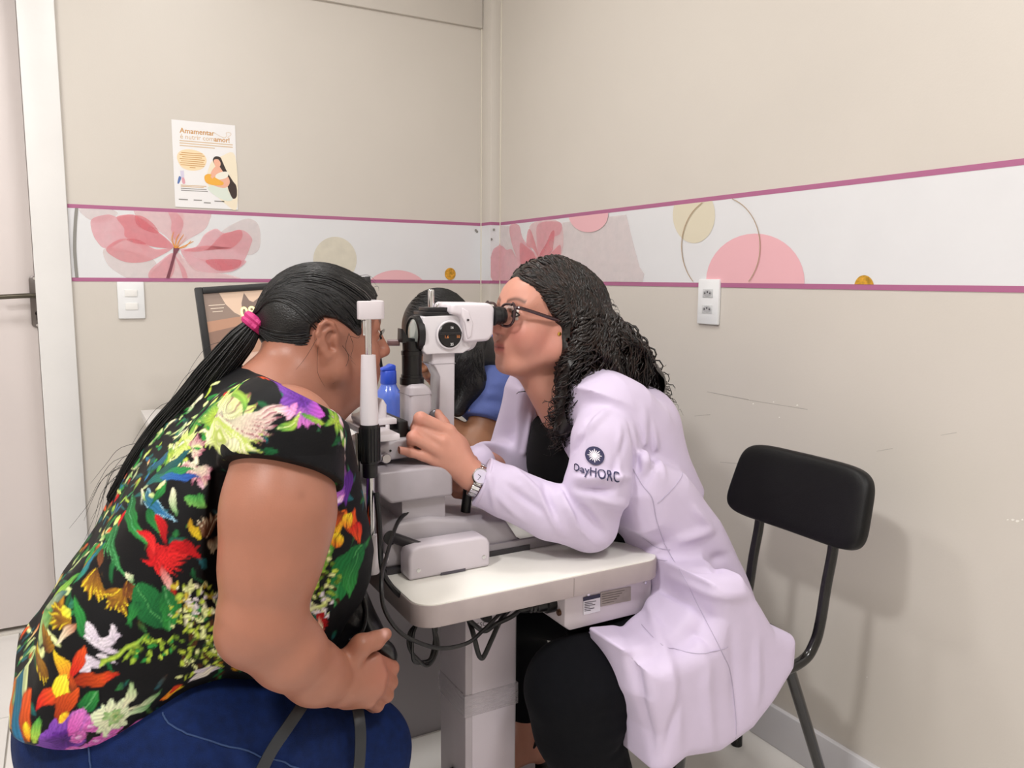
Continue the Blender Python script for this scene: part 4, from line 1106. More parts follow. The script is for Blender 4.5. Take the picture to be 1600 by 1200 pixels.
# ------------------------------------------------------------------ flowers printed on the blouse (flat cloth pattern)
def paint_blouse(u, v):
    rs = np.random.RandomState(11)
    u = u+1.8*np.sin(v*.15+u*.10)+.35*np.sin(v*.45-u*.31); v = v+1.8*np.sin(u*.16-v*.08)+.35*np.sin(u*.41+v*.37)
    col = np.tile(np.array(lin('#0b0b0e')), (len(u), 1))
    def pet(p0, p1, w, c0, c1=None, bend=0.0, vein=None, fat=.8, rim=None):
        p0 = np.array(p0, float); p1 = np.array(p1, float); d = p1-p0; L = np.hypot(*d)+1e-9
        m = abs(w)+abs(bend)*L+3
        lo = np.minimum(p0, p1)-m; hi = np.maximum(p0, p1)+m
        i = np.nonzero((u > lo[0]) & (u < hi[0]) & (v > lo[1]) & (v < hi[1]))[0]
        if not len(i): return
        x, y = u[i]-p0[0], v[i]-p0[1]
        t = (x*d[0]+y*d[1])/L/L; s = (-x*d[1]+y*d[0])/L
        s = s-bend*L*4*t*(1-t)
        prof = np.where((t > 0) & (t < 1), np.sin(np.pi*np.clip(t, 0, 1)**fat), 0)*w
        dd = prof-np.abs(s)
        a = np.clip(dd/1.3+.4, 0, 1)*((t > 0) & (t < 1))
        c0_ = np.array(lin(c0)); c1_ = np.array(lin(c1 or c0)); tt = np.clip(t, 0, 1)[:, None]
        c = c0_*(1-tt)+c1_*tt
        c = c*(1+.20*np.sin(s*1.3+t*5)[:, None])
        ed = np.clip(1.5-dd, 0, 1)[:, None]*.35; c = c*(1-ed)
        if vein: 
            b = np.clip(1.3-np.abs(s), 0, 1)[:, None]*.8; c = c*(1-b)+np.array(lin(vein))*b
        if rim:
            b = np.clip(1.6-np.abs(dd-1.0), 0, 1)[:, None]*.8; c = c*(1-b)+np.array(lin(rim))*b
        col[i] = col[i]*(1-a[:, None])+c*a[:, None]
    def star(c, n, r, w, c0, c1, a0=0, a1=360, jit=.25, **k):
        for j in range(n):
            a = math.radians(a0+(a1-a0)*(j+.5*rs.rand())/n); rr = r*(1-jit+2*jit*rs.rand()*.7)
            pet(c, (c[0]+rr*math.cos(a), c[1]+rr*math.sin(a)), w*(.8+.4*rs.rand()), c0, c1, bend=.12*(rs.rand()-.5), **k)
    def tuft(x0, y0, x1, y1, n, cs, l=14, w=3.4):
        for j in range(n):
            x, y = x0+(x1-x0)*rs.rand(), y0+(y1-y0)*rs.rand(); a = rs.rand()*6.28; ll = l*(.6+.8*rs.rand())
            c = cs[rs.randint(len(cs))]
            pet((x, y), (x+ll*math.cos(a), y+ll*math.sin(a)), w*(.6+.7*rs.rand()), c, c, bend=.2*(rs.rand()-.5))
    LI, LG, GR, DG, TE = '#b9cf4a', '#dfe6a0', '#2f8a3c', '#14532d', '#1d5a63'
    PU, VI, PK_, MG, RE, OR, YE, BR, GO, CR, WH, BL = '#5f2b8c', '#7d46a8', '#d777c4', '#b8489b', '#c3161c', '#d9531e', '#e8d02a', '#5a2d18', '#a9781c', '#e9e4c4', '#d9d0d8', '#2f6a9c'
    # ground of dark foliage all over
    for j in range(230):
        x, y = rs.uniform(10, 580), rs.uniform(575, 1150); a = rs.rand()*6.28; l = rs.uniform(14, 42)
        c = [DG, DG, '#1f6b35', TE, '#26443a', '#3c2413'][rs.randint(6)]
        pet((x, y), (x+l*math.cos(a), y+l*math.sin(a)), rs.uniform(2, 6), c, ['#2f7a3a', DG, TE][rs.randint(3)], bend=.3*(rs.rand()-.5))
    # the print goes on round the back
    for j in range(210):
        t = rs.rand(); b = np.array([np.interp(t, [0, .35, 1], [372, 190, 20]), np.interp(t, [0, .35, 1], [577, 770, 1080])]); r = rs.uniform(-10, 130)
        x, y = b[0]-.72*r, b[1]-.6*r; a = rs.uniform(1.6, 3.0) if rs.rand() < .7 else rs.rand()*6.28; l = rs.uniform(14, 40)
        cs = [LI, LG, GR, CR, GR] if t < .2 else ([TE, GR, BL, LI, RE] if t < .45 else [GR, TE, LG, DG, GO, OR])
        c = cs[rs.randint(len(cs))]; pet((x, y), (x+l*math.cos(a), y+l*math.sin(a)), rs.uniform(3, 6.5), c, [GR, LG, DG, c][rs.randint(4)], bend=.3*(rs.rand()-.5))
    # black areas left open
    for a, b, w in (((400,575),(470,600),10), ((400,690),(500,660),18), ((300,770),(350,900),22), ((235,690),(330,640),8), ((150,900),(240,960),10), ((200,1050),(330,1010),13), ((330,720),(300,800),15)):
        pet(a, b, w, '#0b0b0e', fat=1)
    # back of the neck / shoulder
    for k in range(9): pet((372-12*k, 584+12*k), (380-11*k, 570+13*k), 4, LG, LI); pet((368-13*k, 590+13*k), (345-12*k, 600+14*k), 4.5, LI, GR)
    for k in range(6): pet((408+5*k, 590+1.5*k), (411+6*k, 583+3*k), 5, OR, RE); 
    pet((425,597),(455,600),5,GR,LI); pet((352,612),(340,600),5,RE,RE); pet((335,640),(300,660),4,RE,BR); pet((330,630),(290,655),5,GR,LI,.1); pet((350,610),(285,665),4,DG,GR,.1); pet((300,640),(255,700),5,GR,LI,-.1)
    # big cream chrysanthemum
    star((338,650), 13, 62, 7.5, CR, LI, -75, 60, vein='#7e2f4e'); star((338,655), 9, 58, 7, LG, CR, 30, 120, rim='#b9cf4a'); star((335,652), 8, 34, 6, LI, GR, 120, 270)
    for k in range(6): pet((345,648),(428-6*k,612+12*k),5.5,CR,'#caa2a8',.05,vein='#8e3350')
    pet((352,672),(346,702),8,CR,LG); pet((345,690),(325,700),6,LI,CR); pet((375,590),(365,640),5,LI,GR)
    # violet bloom
    star((447,612), 9, 34, 12, PU, VI, 0, 360); star((452,622), 6, 30, 9, VI, PK_, 10, 130); pet((455,618),(478,636),11,VI,'#d25fd0'); pet((430,625),(405,628),7,PK_,CR); pet((438,618),(420,640),6,PK_,'#f0c0d0')
    pet((405,654),(445,628),6.5,GR,LI,.12,vein=LG); pet((445,632),(478,645),5,GR,LI)
    for k in range(8): pet((474+6*k,606+10*k),(492+5*k,612+13*k),4.6,[LI,CR,GR,'#e3b7c8'][k%4],[GR,CR,LI,'#f2e3e8'][k%4],.1)
    star((500,645),7,24,4.5,LI,GR); star((508,640),5,20,5,'#f0dbe4','#c77f9e',-40,80); pet((515,670),(533,690),7,CR,LG); pet((528,690),(540,725),7,CR,'#8a5a78'); pet((532,720),(548,760),6,'#8a5a78',PU)
    # lime and rose cluster on the back
    star((275,690), 12, 36, 5.5, LI, LG); star((255,705), 10, 30, 5, LI, GR, 90, 270); star((300,705), 9, 30, 5.5, CR, '#b0587c', -100, 60, vein='#8e3350'); tuft(240,660,330,730,34,[LI,LG,GR,CR],16,3.6)
    star((312,735), 8, 28, 6, CR, '#c06a90', 0, 200, vein='#933a5e'); pet((318,765),(325,745),7,CR,'#b0436e'); pet((322,768),(312,750),5,'#e8c6d2','#a83764')
    for k in range(5): pet((305+3*k,775),(298+7*k,795),4.5,GR,'#7fb85a',.3)
    pet((272,770),(276,808),6,CR,GR); pet((262,750),(240,775),5,CR,LI)
    # blue-green bird-like leaves
    pet((208,752),(310,742),13,TE,GR,-.05); pet((225,735),(300,700),9,'#1d4a3a',TE,.1); pet((238,745),(318,750),7,BL,'#23459c',.05); pet((205,725),(240,690),9,TE,'#2f5a7c',.1); pet((222,728),(236,722),8,GR,'#66a83a'); pet((215,760),(278,816),10,TE,BL,.12,rim='#9cc8d8'); pet((182,765),(240,855),13,DG,GR,.12,vein='#58a070'); pet((200,760),(222,800),4,CR,TE)
    pet((228,775),(250,790),4,LG,GR); pet((205,770),(230,790),3,LG,GR)
    pet((232,800),(256,840),9,DG,GR); pet((262,760),(235,800),6,GR,DG)
    # drapery of green and edge of the back
    for k in range(7): pet((186-3*k,800+4*k),(160+9*k,880+5*k),5,DG,'#3d8f4c',.15,vein='#5aa56a')
    pet((166,805),(160,825),8,LI,LG); pet((178,800),(172,828),5,RE,RE); pet((150,850),(120,905),6,TE,GR); pet((140,870),(110,930),5,BL,GR); pet((120,905),(75,975),6,GR,LI,.1); pet((105,930),(60,1000),5,TE,LG,.1); pet((85,950),(50,1040),6,GR,LG,.08); pet((60,1000),(35,1060),6,DG,LG); pet((40,1040),(28,1095),7,LG,TE); pet((30,1060),(40,1110),9,TE,BL)
    # red lilies
    pet((247,808),(262,850),7,RE,'#8c0d14'); 
    for k in range(7): pet((232,848),(268+8*k,905-9*k),6,RE,'#e02a2a',.1,vein='#7c0a10')
    pet((216,835),(240,870),7,RE,'#e23030',-.25); pet((220,872),(245,862),5,RE,RE,.3); pet((262,850),(312,868),9,RE,'#9c1016',-.1); pet((250,880),(270,930),6,RE,'#e8d0c8'); pet((270,905),(272,930),5,'#6b2a18',RE); pet((285,840),(312,870),7,'#8c0d14',RE)
    # brown and gold dried blooms
    star((325,840), 8, 36, 6, BR, '#8a6a54', -130, -40, vein=CR); pet((298,812),(315,845),7,GO,YE,.1); pet((305,825),(306,815),4,'#0b0b0e'); star((335,845),6,24,6,BR,CR,30,130)
    star((185,915), 9, 34, 7, GO, BR, 60, 170, vein=YE); star((150,900), 7, 34, 6, BR, GO, 60, 140, vein=YE); star((195,905),6,30,6,BR,'#7c4a20',40,100,vein=GO); pet((150,862),(155,900),7,BR,'#7a4a2c'); pet((196,892),(206,905),6,CR,GR); star((110,955),7,32,5,GO,BR,140,200,vein=YE); pet((98,955),(112,945),6,YE,LI); pet((120,960),(85,985),6,'#a04a2a',CR); star((62,1010),7,30,6,GO,BR,50,130,vein=YE); star((70,1000),5,26,5,BR,GO,-100,-30)
    # large leaves
    pet((212,905),(262,975),24,'#1f6b35',DG,.05,vein='#4f9a58'); pet((262,980),(250,905),17,GR,DG,.1,vein='#60a868'); pet((215,930),(195,960),9,DG,GR); pet((118,935),(150,990),8,GR,DG,.1)
    pet((570,850),(520,950),21,'#145a2c','#1f7a3c',.1,vein='#4f9a58'); pet((560,865),(545,935),14,DG,GR,.1,vein='#3f8a4c'); pet((485,850),(520,830),13,DG,GR,.1,vein='#4f9a58'); pet((520,832),(505,900),10,GR,'#7fae3a',.1)
    # front edge: violet, flame orchid, lime tufts, red
    pet((555,745),(520,800),13,PU,VI,.1); pet((545,765),(515,795),9,VI,PK_,.1); pet((552,735),(540,790),8,'#451b6c',PU); pet((525,785),(540,770),5,'#e8d8ee',PK_)
    for a, b, c0, c1 in (((540,795),(525,850),OR,YE), ((535,800),(512,825),BR,OR), ((555,795),(562,848),OR,'#b5300f'), ((548,800),(545,830),YE,OR), ((560,815),(566,850),RE,OR), ((530,830),(522,856),YE,OR)): pet(a,b,11,c0,c1,.15,vein='#5a1408')
    tuft(468,865,525,935,60,[LI,'#8aa83a','#5c7a24','#d9dc9a','#3c2c10'],12,3.4); tuft(475,930,515,960,22,[CR,WH,LG],12,3); star((497,972),6,22,6,RE,'#8c0d14',-70,90); pet((480,955),(510,940),4,CR,LI); pet((505,985),(495,960),4,CR,RE)
    # pale clusters of the lower half
    tuft(272,910,345,960,70,[CR,LG,LI,WH,'#c9b23a'],13,3.6); tuft(262,945,330,970,26,[LI,LG,GR],12,3.2); tuft(200,985,268,1012,50,[LI,'#9ab83c',GR,'#5c7a24'],12,3.2); tuft(282,975,345,1050,85,[LI,'#a9bb3e','#5c7a24','#4a2c14',LG],13,3.4); tuft(345,1000,380,1070,24,[BR,GO,RE,'#3a2010'],13,3.4)
    for a, b, w in (((130,975),(185,1000),8), ((150,985),(190,975),8), ((118,1000),(160,1015),8), ((140,1015),(122,1022),8), ((150,1000),(180,1012),5), ((135,960),(150,985),8), ((170,960),(178,985),6), ((340,1010),(350,1030),6), ((335,1000),(360,1022),6), ((300,1048),(350,1052),7)):
        pet(a, b, w, WH, '#c3b6c8')
    for k in range(9): pet((150+6*k,1015-3*k),(172+7*k,1003-3*k),4,LI,GR)
    # flame orchid
    for a, b, w, c0, c1 in (((105,1035),(84,992),11,OR,YE), ((110,1025),(130,985),11,RE,OR), ((112,1030),(182,1026),11,'#8a2410',OR), ((150,1030),(184,1028),6,OR,RE), ((95,1040),(60,1065),10,OR,RE), ((120,1040),(88,1085),17,OR,'#7a2410'), ((96,1070),(110,1085),9,YE,OR), ((88,1048),(104,1020),14,YE,'#f0e040'), ((108,1048),(112,1020),5,BR,OR), ((50,1050),(46,1105),8,OR,BR), ((46,1075),(50,1100),5,YE,OR)): pet(a, b, w, c0, c1, .08, vein=None)
    pet((122,1072),(150,1050),13,DG,GR,.1,vein='#6ab070'); pet((62,1070),(60,1105),8,GR,LI,.1)
    # violet peony and white-green rose on the hem
    star((92,1112), 10, 40, 15, PU, VI); star((100,1108), 8, 26, 10, '#451b6c', PU); star((118,1095), 5, 26, 13, VI, PK_, -100, 20); pet((105,1100),(130,1075),13,MG,PK_); 
    for c in ((122,1112),(140,1100),(150,1132),(165,1125),(176,1115),(130,1140),(110,1140)): star(c, 5, 14, 9, MG, PK_); pet((c[0]-5,c[1]-4),(c[0]+6,c[1]+2),4,'#e9bfe4',PK_)
    for k in range(3): pet((70+5*k,1138),(78+5*k,1146),1.6,'#f0e0f0')
    star((172,1092), 11, 34, 10, CR, '#cfe0b8'); star((174,1092), 7, 20, 6, '#cfe0b0', '#6fa84a'); star((176,1090), 5, 10, 4, GR, LG); pet((185,1080),(200,1035),7,CR,'#8fb878',.2); pet((195,1085),(252,1062),6,CR,GR,.15); pet((198,1095),(235,1085),6,'#cfe0b8',GR)
    pet((182,1130),(232,1108),7,MG,PK_,.05); pet((245,1085),(290,1070),6,OR,YE); pet((262,1078),(285,1066),5,RE,OR); pet((295,1066),(345,1045),6,WH,CR)
    return np.clip(col, 0, 1)
# ------------------------------------------------------------------ patient
pa = empty('person', 'woman in a black floral blouse and jeans resting her chin on the headrest', 'person')
HP_ = HeadFrame((0.397, 1.38, 1.052), (1, 0.0, -0.03), (0.03, 0, 1), 1.0)
SKIN_A = '#a66f5a'
F = Field(axis(-0.12, .006, 0.12, .0028, 0.545), axis(0.93, .0028, 1.20, .004, 1.29, .0030, 1.40, .0045, 1.60), axis(0.0, .010, 0.46, .0028, 1.19))
head(F, HP_, 1.12)
# neck, nape and full under-chin
F.cone((0.372, 1.38, 1.03), at(425, 632, 1.35), .058, .075, .03)
F.cone((0.455, 1.38, .965), at(500, 632, 1.37), .022, .05, .03)
F.cone((0.43, 1.38, .985), at(475, 640, 1.36), .045, .055, .03)
F.cone(at(425, 632, 1.36), at(395, 665, 1.34), .066, .07, .03, 1.2)
# torso under the blouse
F.chain([(at(405, 690, 1.33), .085), (at(370, 800, 1.31), .105), (at(320, 900, 1.31), .115), (at(250, 1000, 1.31), .115), (np.array([0.03, 1.31, .50]), .10)], .04, 1.3)
# shoulders
SHN = at(445, 682, 1.075); SHF = np.array([0.285, 1.535, .905])
F.cone(at(400, 672, 1.28), SHN, .05, .062, .03); F.cone(at(400, 672, 1.36), SHF, .05, .048, .03)
# near arm
ELB = at(412, 968, 1.035)
F.chain([(SHN, .068), (at(437, 790, 1.05), .0665), (at(420, 890, 1.04), .060), (ELB, .0515)], .02)
F.ell(at(434, 815, 1.047), (.067, .063, .085), None, .03)
F.cone(at(398, 978, 1.035), at(392, 990, 1.035), .048, .044, .025)
WR = at(528, 1066, 1.075)
F.chain([(ELB, .050), (at(450, 1018, 1.04), .0475), (at(492, 1052, 1.06), .041), (WR, .0345)], .02)
# hand: closed round the bag handle, thumb on top
MC = [at(583, 1033, 1.082), at(590, 1054, 1.076), at(587, 1074, 1.074), at(575, 1092, 1.078)]
PI = [at(611, 1044, 1.105), at(609, 1066, 1.100), at(603, 1086, 1.098), at(589, 1102, 1.100)]
DI = [at(604, 1052, 1.130), at(602, 1070, 1.126), at(596, 1088, 1.122), at(584, 1102, 1.120)]
TI = [at(583, 1050, 1.135), at(582, 1068, 1.132), at(578, 1084, 1.128), at(570, 1097, 1.126)]
for a, r in zip(MC, (.0145, .0150, .0145, .0135)): F.cone(WR, a, .026, r, .012)
F.ell(at(560, 1062, 1.085), (.036, .019, .030), None, .014)
F.ell(at(548, 1088, 1.092), (.028, .018, .018), None, .014)
for k_ in range(4): finger(F, [MC[k_], PI[k_], DI[k_], TI[k_]], [(.0135, .0140, .0132, .0118)[k_], (.0122, .0122, .0115, .0102)[k_], .0105, .0092], .004)
finger(F, [at(540, 1040, 1.075), at(565, 1008, 1.068), at(586, 1001, 1.075), at(602, 991, 1.085)], [.021, .0155, .0128, .0098], .008)
# far arm, hanging to the lap
F.chain([(SHF, .055), (np.array([.24, 1.565, .80]), .050), (np.array([.24, 1.56, .68]), .042), (np.array([.33, 1.50, .585]), .034), (np.array([.39, 1.44, .57]), .028)], .02)
for dy_ in (-.022, -.007, .008, .022): finger(F, [np.array([.40, 1.435+dy_, .568]), np.array([.44, 1.425+dy_, .575]), np.array([.462, 1.415+dy_, .56])], [.0135, .0105, .0085], .005)
finger(F, [np.array([.39, 1.41, .575]), np.array([.425, 1.395, .595])], [.015, .0095], .006)
# legs
for y_ in (1.17, 1.45):
    s_ = -1 if y_ < 1.3 else 1
    F.chain([(np.array([0.02, 1.31+s_*.09, .48]), .10), (np.array([.22, y_, .455]), .080), (np.array([.385, y_, .395]), .060), (np.array([.375, y_, .22]), .050), (np.array([.36, y_, .07]), .036)], .03)
    F.chain([(np.array([.35, y_, .05]), .034), (np.array([.43, y_, .035]), .030), (np.array([.50, y_, .022]), .02)], .015)
V, Q = F.mesh(); V = vsmooth(V, Q, 1, .3)
col = np.tile(np.array(lin(SKIN_A)), (len(V), 1))
col = head_colors(V, col, HP_, '#9a5a52', '#b06a5a', '#2a1c18')
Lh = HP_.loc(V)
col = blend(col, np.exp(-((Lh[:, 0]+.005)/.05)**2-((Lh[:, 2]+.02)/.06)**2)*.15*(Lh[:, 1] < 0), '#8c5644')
col = blend(col, .45*np.exp(-((np.abs(V[:, 0]-.39)/.03)**2+((V[:, 2]-.57)/.035)**2))*(V[:, 1] < 1.16), '#b46f5f')
col = blend(col, .22*gauss(V, ELB+np.array([-.03, -.03, -.02]), .03), '#7c4b3c')
col = blend(col, .5*gauss(V, at(470, 773, .985), (.006, .03, .006)), '#8d5a48')
nl = at(600, 989, 1.076)
col = blend(col, 1.2*gauss(V, nl, (.006, .012, .005)), '#d9a89c')
body = npmesh('body', V, Q, skin_mat('skin_patient', SKIN_A, .42), pa, col)
PBODY = (V, Q)
eye_parts(HP_, pa, gaze=(1, 0, 0))

# jeans
DENIM = mat('denim_blue', '#0c2150', .8, var=.22, vscale=70, bump=.35, bscale=700, spec=.2)
F = Field(axis(-.17, .005, .50), axis(1.02, .005, 1.62), axis(.10, .012, .30, .005, .68))
for y_ in (1.17, 1.45):
    s_ = -1 if y_ < 1.3 else 1
    F.chain([(np.array([0.035, 1.31+s_*.075, .485]), .125), (np.array([.12, y_-.01*s_, .480]), .118), (np.array([.25, y_, .450]), .099), (np.array([.375, y_, .392]), .080), (np.array([.378, y_, .30]), .072), (np.array([.365, y_, .11]), .058)], .03)
F.ell((.02, 1.31, .50), (.115, .19, .12), None, .04)
V, Q = F.mesh(); N = vnormals(V, Q)
D = np.zeros_like(V)
for i in range(9):
    x_ = .13+.022*i
    D += fold(V, N, (x_-.03, 1.06, .56-.012*i), (x_+.045, 1.09, .40-.010*i), .010, .0038*(1 if i % 2 else -1), .5)
D += N*(wob(V, 60, 3)*.0010)[:, None]
V = vsmooth(V+D, Q, 1, .4)
npmesh('jeans', V, Q, DENIM, pa)
STI = mat('seam_stitch', '#2c4470', .7)
def surf_tube(name, P, r, V, N_, m, parent, off=.001):
    """seam laid on the nearest points of a surface"""
    out = []
    for p in P:
        i = np.argmin(((V-p)**2).sum(1)); out.append(V[i]+N_[i]*off)
    out = [np.mean(out[max(0, i-1):i+2], axis=0) for i in range(len(out))]
    return MB().tube(out, r, 6).build(name, m, parent, smooth=True)
N = vnormals(V, Q)
surf_tube('pocket_seam', [at(x, y, 1.08) for x, y in spline([(243,1100), (262,1128), (300,1150), (380,1172), (450,1190), (520,1215)], 6)], .0012, V, N, STI, pa)
surf_tube('side_seam', [at(x, y, 1.10) for x, y in spline([(120,1150), (130,1180), (140,1215)], 6)], .0012, V, N, STI, pa)

# ------------------------------------------------------------------ blouse with its printed flowers
back = [(372,577), (335,600), (300,638), (262,668), (235,700), (205,745), (188,775), (168,815), (150,850), (125,890), (98,925), (78,960), (58,992), (38,1025), (25,1052), (19,1080), (24,1100), (36,1117)]
hem = [(80,1140), (120,1149), (150,1150), (190,1138), (232,1116), (300,1062), (345,1042)]
front = [(420,1040), (470,1030), (505,995), (525,950), (548,915), (562,880), (567,840), (560,800), (548,750), (540,700), (530,655), (515,640), (470,600), (420,580)]
def xz(p, Y): q = at(p[0], p[1], Y); return (q[0], q[2])
P = [xz(p, 1.36) for p in back[:-5]]+[xz(p, y_) for p, y_ in zip(back[-5:], (1.34, 1.32, 1.28, 1.255, 1.235))]+[xz(p, y_) for p, y_ in zip(hem, (1.21, 1.20, 1.195, 1.19, 1.185, 1.18, 1.17))]+[xz(p, 1.22) for p in front]
F = Field(axis(-.14, .0024, .50), axis(.95, .0032, 1.34, .006, 1.66), axis(.47, .0024, 1.03))
F.poly(P, 1.095, 1.535, .085, .01)
F.ell(at(195, 975, 1.24), (.10, .13, .11), None, .05)
F.ell(at(330, 900, 1.24), (.14, .13, .16), None, .05)
F.cone(at(392, 690, 1.20), at(430, 672, 1.12), .07, .070, .05)
F.cone(at(390, 690, 1.45), SHF, .07, .065, .05)
# sleeves
F.chain([(at(440, 668, 1.10), .074), (SHN+np.array([-.004, -.004, -.004]), .0785), (at(437, 790, 1.048), .081)], .02)
F.chain([(SHF, .065), (np.array([.25, 1.565, .80]), .062)], .02)
pL, pR, pM = at(356, 728, 1.08), at(527, 782, 1.10), at(432, 707, .975)
cn = np.cross(pR-pL, pM-pL); cn = cn/np.linalg.norm(cn); cn = cn if cn[2] < 0 else -cn
F.cut(pM, cn, (-1, .9, .5), (.36, 1.115, 1.0)) if False else None
def sleeve_cut(Fd, p, n, keep_below=False):
    # only the tube round the arm is trimmed
    def d(X, Y, Z):
        pl_ = -((X-p[0])*n[0]+(Y-p[1])*n[1]+(Z-p[2])*n[2])
        a = SHN; b = at(425, 860, 1.045); ab = b-a; L = ab @ ab
        t = np.clip(((X-a[0])*ab[0]+(Y-a[1])*ab[1]+(Z-a[2])*ab[2])/L, -.3, 1.3)
        r = np.sqrt((X-a[0]-t*ab[0])**2+(Y-a[1]-t*ab[1])**2+(Z-a[2]-t*ab[2])**2)-.092
        return np.maximum(np.maximum(pl_, r), Y-1.118)
    Fd.op(d, (-1, .9, .55), (.6, 1.125, 1.0), .003, True)
sleeve_cut(F, pM, cn)
# neckline
nL, nR = at(370, 572, 1.37), at(517, 643, 1.30)
nn = np.array([-(nR-nL)[2], 0, (nR-nL)[0]]); nn /= np.linalg.norm(nn)
F.cut(nL+nn*.004, nn)
V, Q = F.mesh(); V = vsmooth(V, Q, 2, .4); N = vnormals(V, Q)
D = np.zeros_like(V)
def FD(a, b, w, amp, Y=1.05): 
    global D
    D = D+fold(V, N, at(a[0], a[1], Y), at(b[0], b[1], Y), w, amp, .35)
for a, b, w_, am in (((330,620),(470,680),.012,.004), ((300,680),(380,720),.010,-.004), ((250,720),(350,730),.012,.004), ((350,730),(280,900),.012,.004), ((320,760),(230,980),.014,.005), ((340,900),(250,1060),.012,-.005), ((200,800),(120,1000),.014,.004), ((150,950),(90,1110),.012,.005), ((240,1000),(150,1120),.014,-.005), ((340,980),(300,1060),.010,.004), ((340,1000),(200,1010),.010,-.005), ((520,800),(560,900),.010,.004), ((500,900),(545,860),.009,-.004), ((500,700),(540,780),.008,.004)):
    FD(a, b, w_, am)
D += N*(wob(V, 35, 5)*.0018)[:, None]
V = V+D
Yref = np.interp(V[:, 0], [-.1, 0, .1, .2, .45], [1.27, 1.16, 1.11, 1.085, 1.12])
U_, W_ = proj(np.stack([V[:, 0], Yref, V[:, 2]], 1))
dY = np.maximum(V[:, 1]-Yref-.03, 0); U_ = U_-420*dY; W_ = W_-420*dY      # the cloth rolls over the shoulder and back
#PAINT#
col = paint_blouse(U_, W_)
blo = npmesh('blouse', V, Q, mat('printed_viscose', '#ffffff', .62, attr='Col', bump=.08, bscale=600, spec=.18), pa, col)
# black cuff band on the near sleeve
F = Field(axis(.10, .003, .36), axis(.95, .003, 1.14), axis(.80, .003, 1.0))
F.chain([(SHN+np.array([0, -.003, .01]), .0800), (at(437, 790, 1.048), .083)], .02)
F.cut(pM, cn, k=.002); F.cut(pM-cn*.038, -cn, k=.002)
V, Q = F.mesh(); V = vsmooth(V, Q, 1, .4)
npmesh('sleeve_cuff', V, Q, mat('cuff_black', '#0c0c10', .6, spec=.2, bump=.1, bscale=500), pa)
F = Field(axis(.12, .004, .36), axis(1.46, .004, 1.66), axis(.76, .004, 1.0))
F.chain([(SHF, .066), (np.array([.25, 1.565, .80]), .065)], .02); F.cut((0, 0, .80), (0, 0, -1)); F.cut((0, 0, .835), (0, 0, 1))
V, Q = F.mesh(); npmesh('sleeve_cuff', V, Q, MATS['cuff_black'], pa)
# ------------------------------------------------------------------ hair helpers
def strands(name, paths, m, parent, r0=.0012, r1=.0004, n=4, kind='stuff'):
    mb = MB()
    for P in paths:
        k = len(P); mb.tube(P, [r0+(r1-r0)*(i/(k-1))**2 for i in range(k)], n, cap=False)
    o = mb.build(name, m, parent, smooth=True, autos=False)
    if kind: o['kind'] = kind
    return o
HAIRB = mat('hair_black', '#0c0b0d', .33, bump=.35, bscale=90, stretch=(1, 6, 6))
HAIRD = mat('hair_dark_brown', '#120d0c', .32, bump=.3, bscale=120)
HAIRG = mat('hair_grey', '#6d6a68', .4)
# ------------------------------------------------------------------ patient: hair
H = HP_
TIE = at(401, 503, 1.385)
tl = H.loc(TIE[None])[0]
F = Field(axis(.225, .0035, .52), axis(1.27, .0035, 1.49), axis(.96, .0035, 1.19))
F.ell(H.p(-.012, 0, .027), np.array((.104, .0835, .0965)), H.M, .01)
F.ell(H.p(.045, 0, .045), np.array((.048, .064, .055)), H.M, .02)
F.cone(H.p(-.045, 0, .022), TIE, .074, .012, .012)
F.cone(H.p(-.05, 0, -.005), TIE, .058, .012, .012)
hl = [(.2, .066), (.088, .066), (.070, .048), (.056, .014), (.040, -.004), (.018, .016), (-.004, .030), (-.026, .033), (-.043, .018), (-.047, -.012), (-.060, -.036), (-.100, -.050), (-.17, -.052), (-.17, -.25), (.2, -.25)]
F.poly([(H.p(x, 0, z)[0], H.p(x, 0, z)[2]) for x, z in hl], 1.2, 1.6, .002, .010, True)
V, Q = F.mesh(); V = vsmooth(V, Q, 2, .5); N = vnormals(V, Q)
ha = npmesh('hair', V, Q, HAIRB, pa)
bv = BVHTree.FromPolygons([tuple(p) for p in V], [tuple(q) for q in Q])
rs = np.random.RandomState(3); paths = []; greys = []
def comb(start, jit):
    out = []
    for t in np.linspace(0, 1, 13):
        p = start*(1-t)+TIE*t
        p = p+np.array([0, 0, .03*math.sin(math.pi*t)])*(1 if start[2] > TIE[2]-.01 else -.3)
        c = H.p(-.02, 0, .01); d = p-c; d /= np.linalg.norm(d)
        hit = bv.ray_cast(Vector(c+d*.25), Vector(-d), .25)
        q = np.array(hit[0]) if hit[0] is not None else p
        out.append(q+d*(.0004+jit))
    out[-1] = TIE+rs.normal(size=3)*.004
    return out
for i in range(330):
    q = -1 if i % 5 else 1
    k = rs.rand()
    ln = [(.082, .02, .072), (.066, .05, .050), (.052, .064, .012), (.016, .074, .022), (-.02, .078, .036), (-.046, .074, .006), (-.055, .064, -.034)]
    t = k*(len(ln)-1); j = int(t); a = np.array(ln[j]); b = np.array(ln[min(j+1, len(ln)-1)]); c = a+(b-a)*(t-j)
    st = H.p(c[0]+rs.normal()*.004, q*c[1], c[2]+rs.normal()*.004+.006)
    if i % 3 == 0: st = H.p(.075*rs.rand(), q*rs.uniform(.0, .07), .085+.03*rs.rand())
    P = comb(st, rs.uniform(0, .0012))
    (greys if (k < .25 and i % 4 == 0) else paths).append(P)
strands('combed_strands', paths, HAIRB, ha, .0011, .0007)
strands('grey_strands', greys, HAIRG, ha, .0006, .0003)
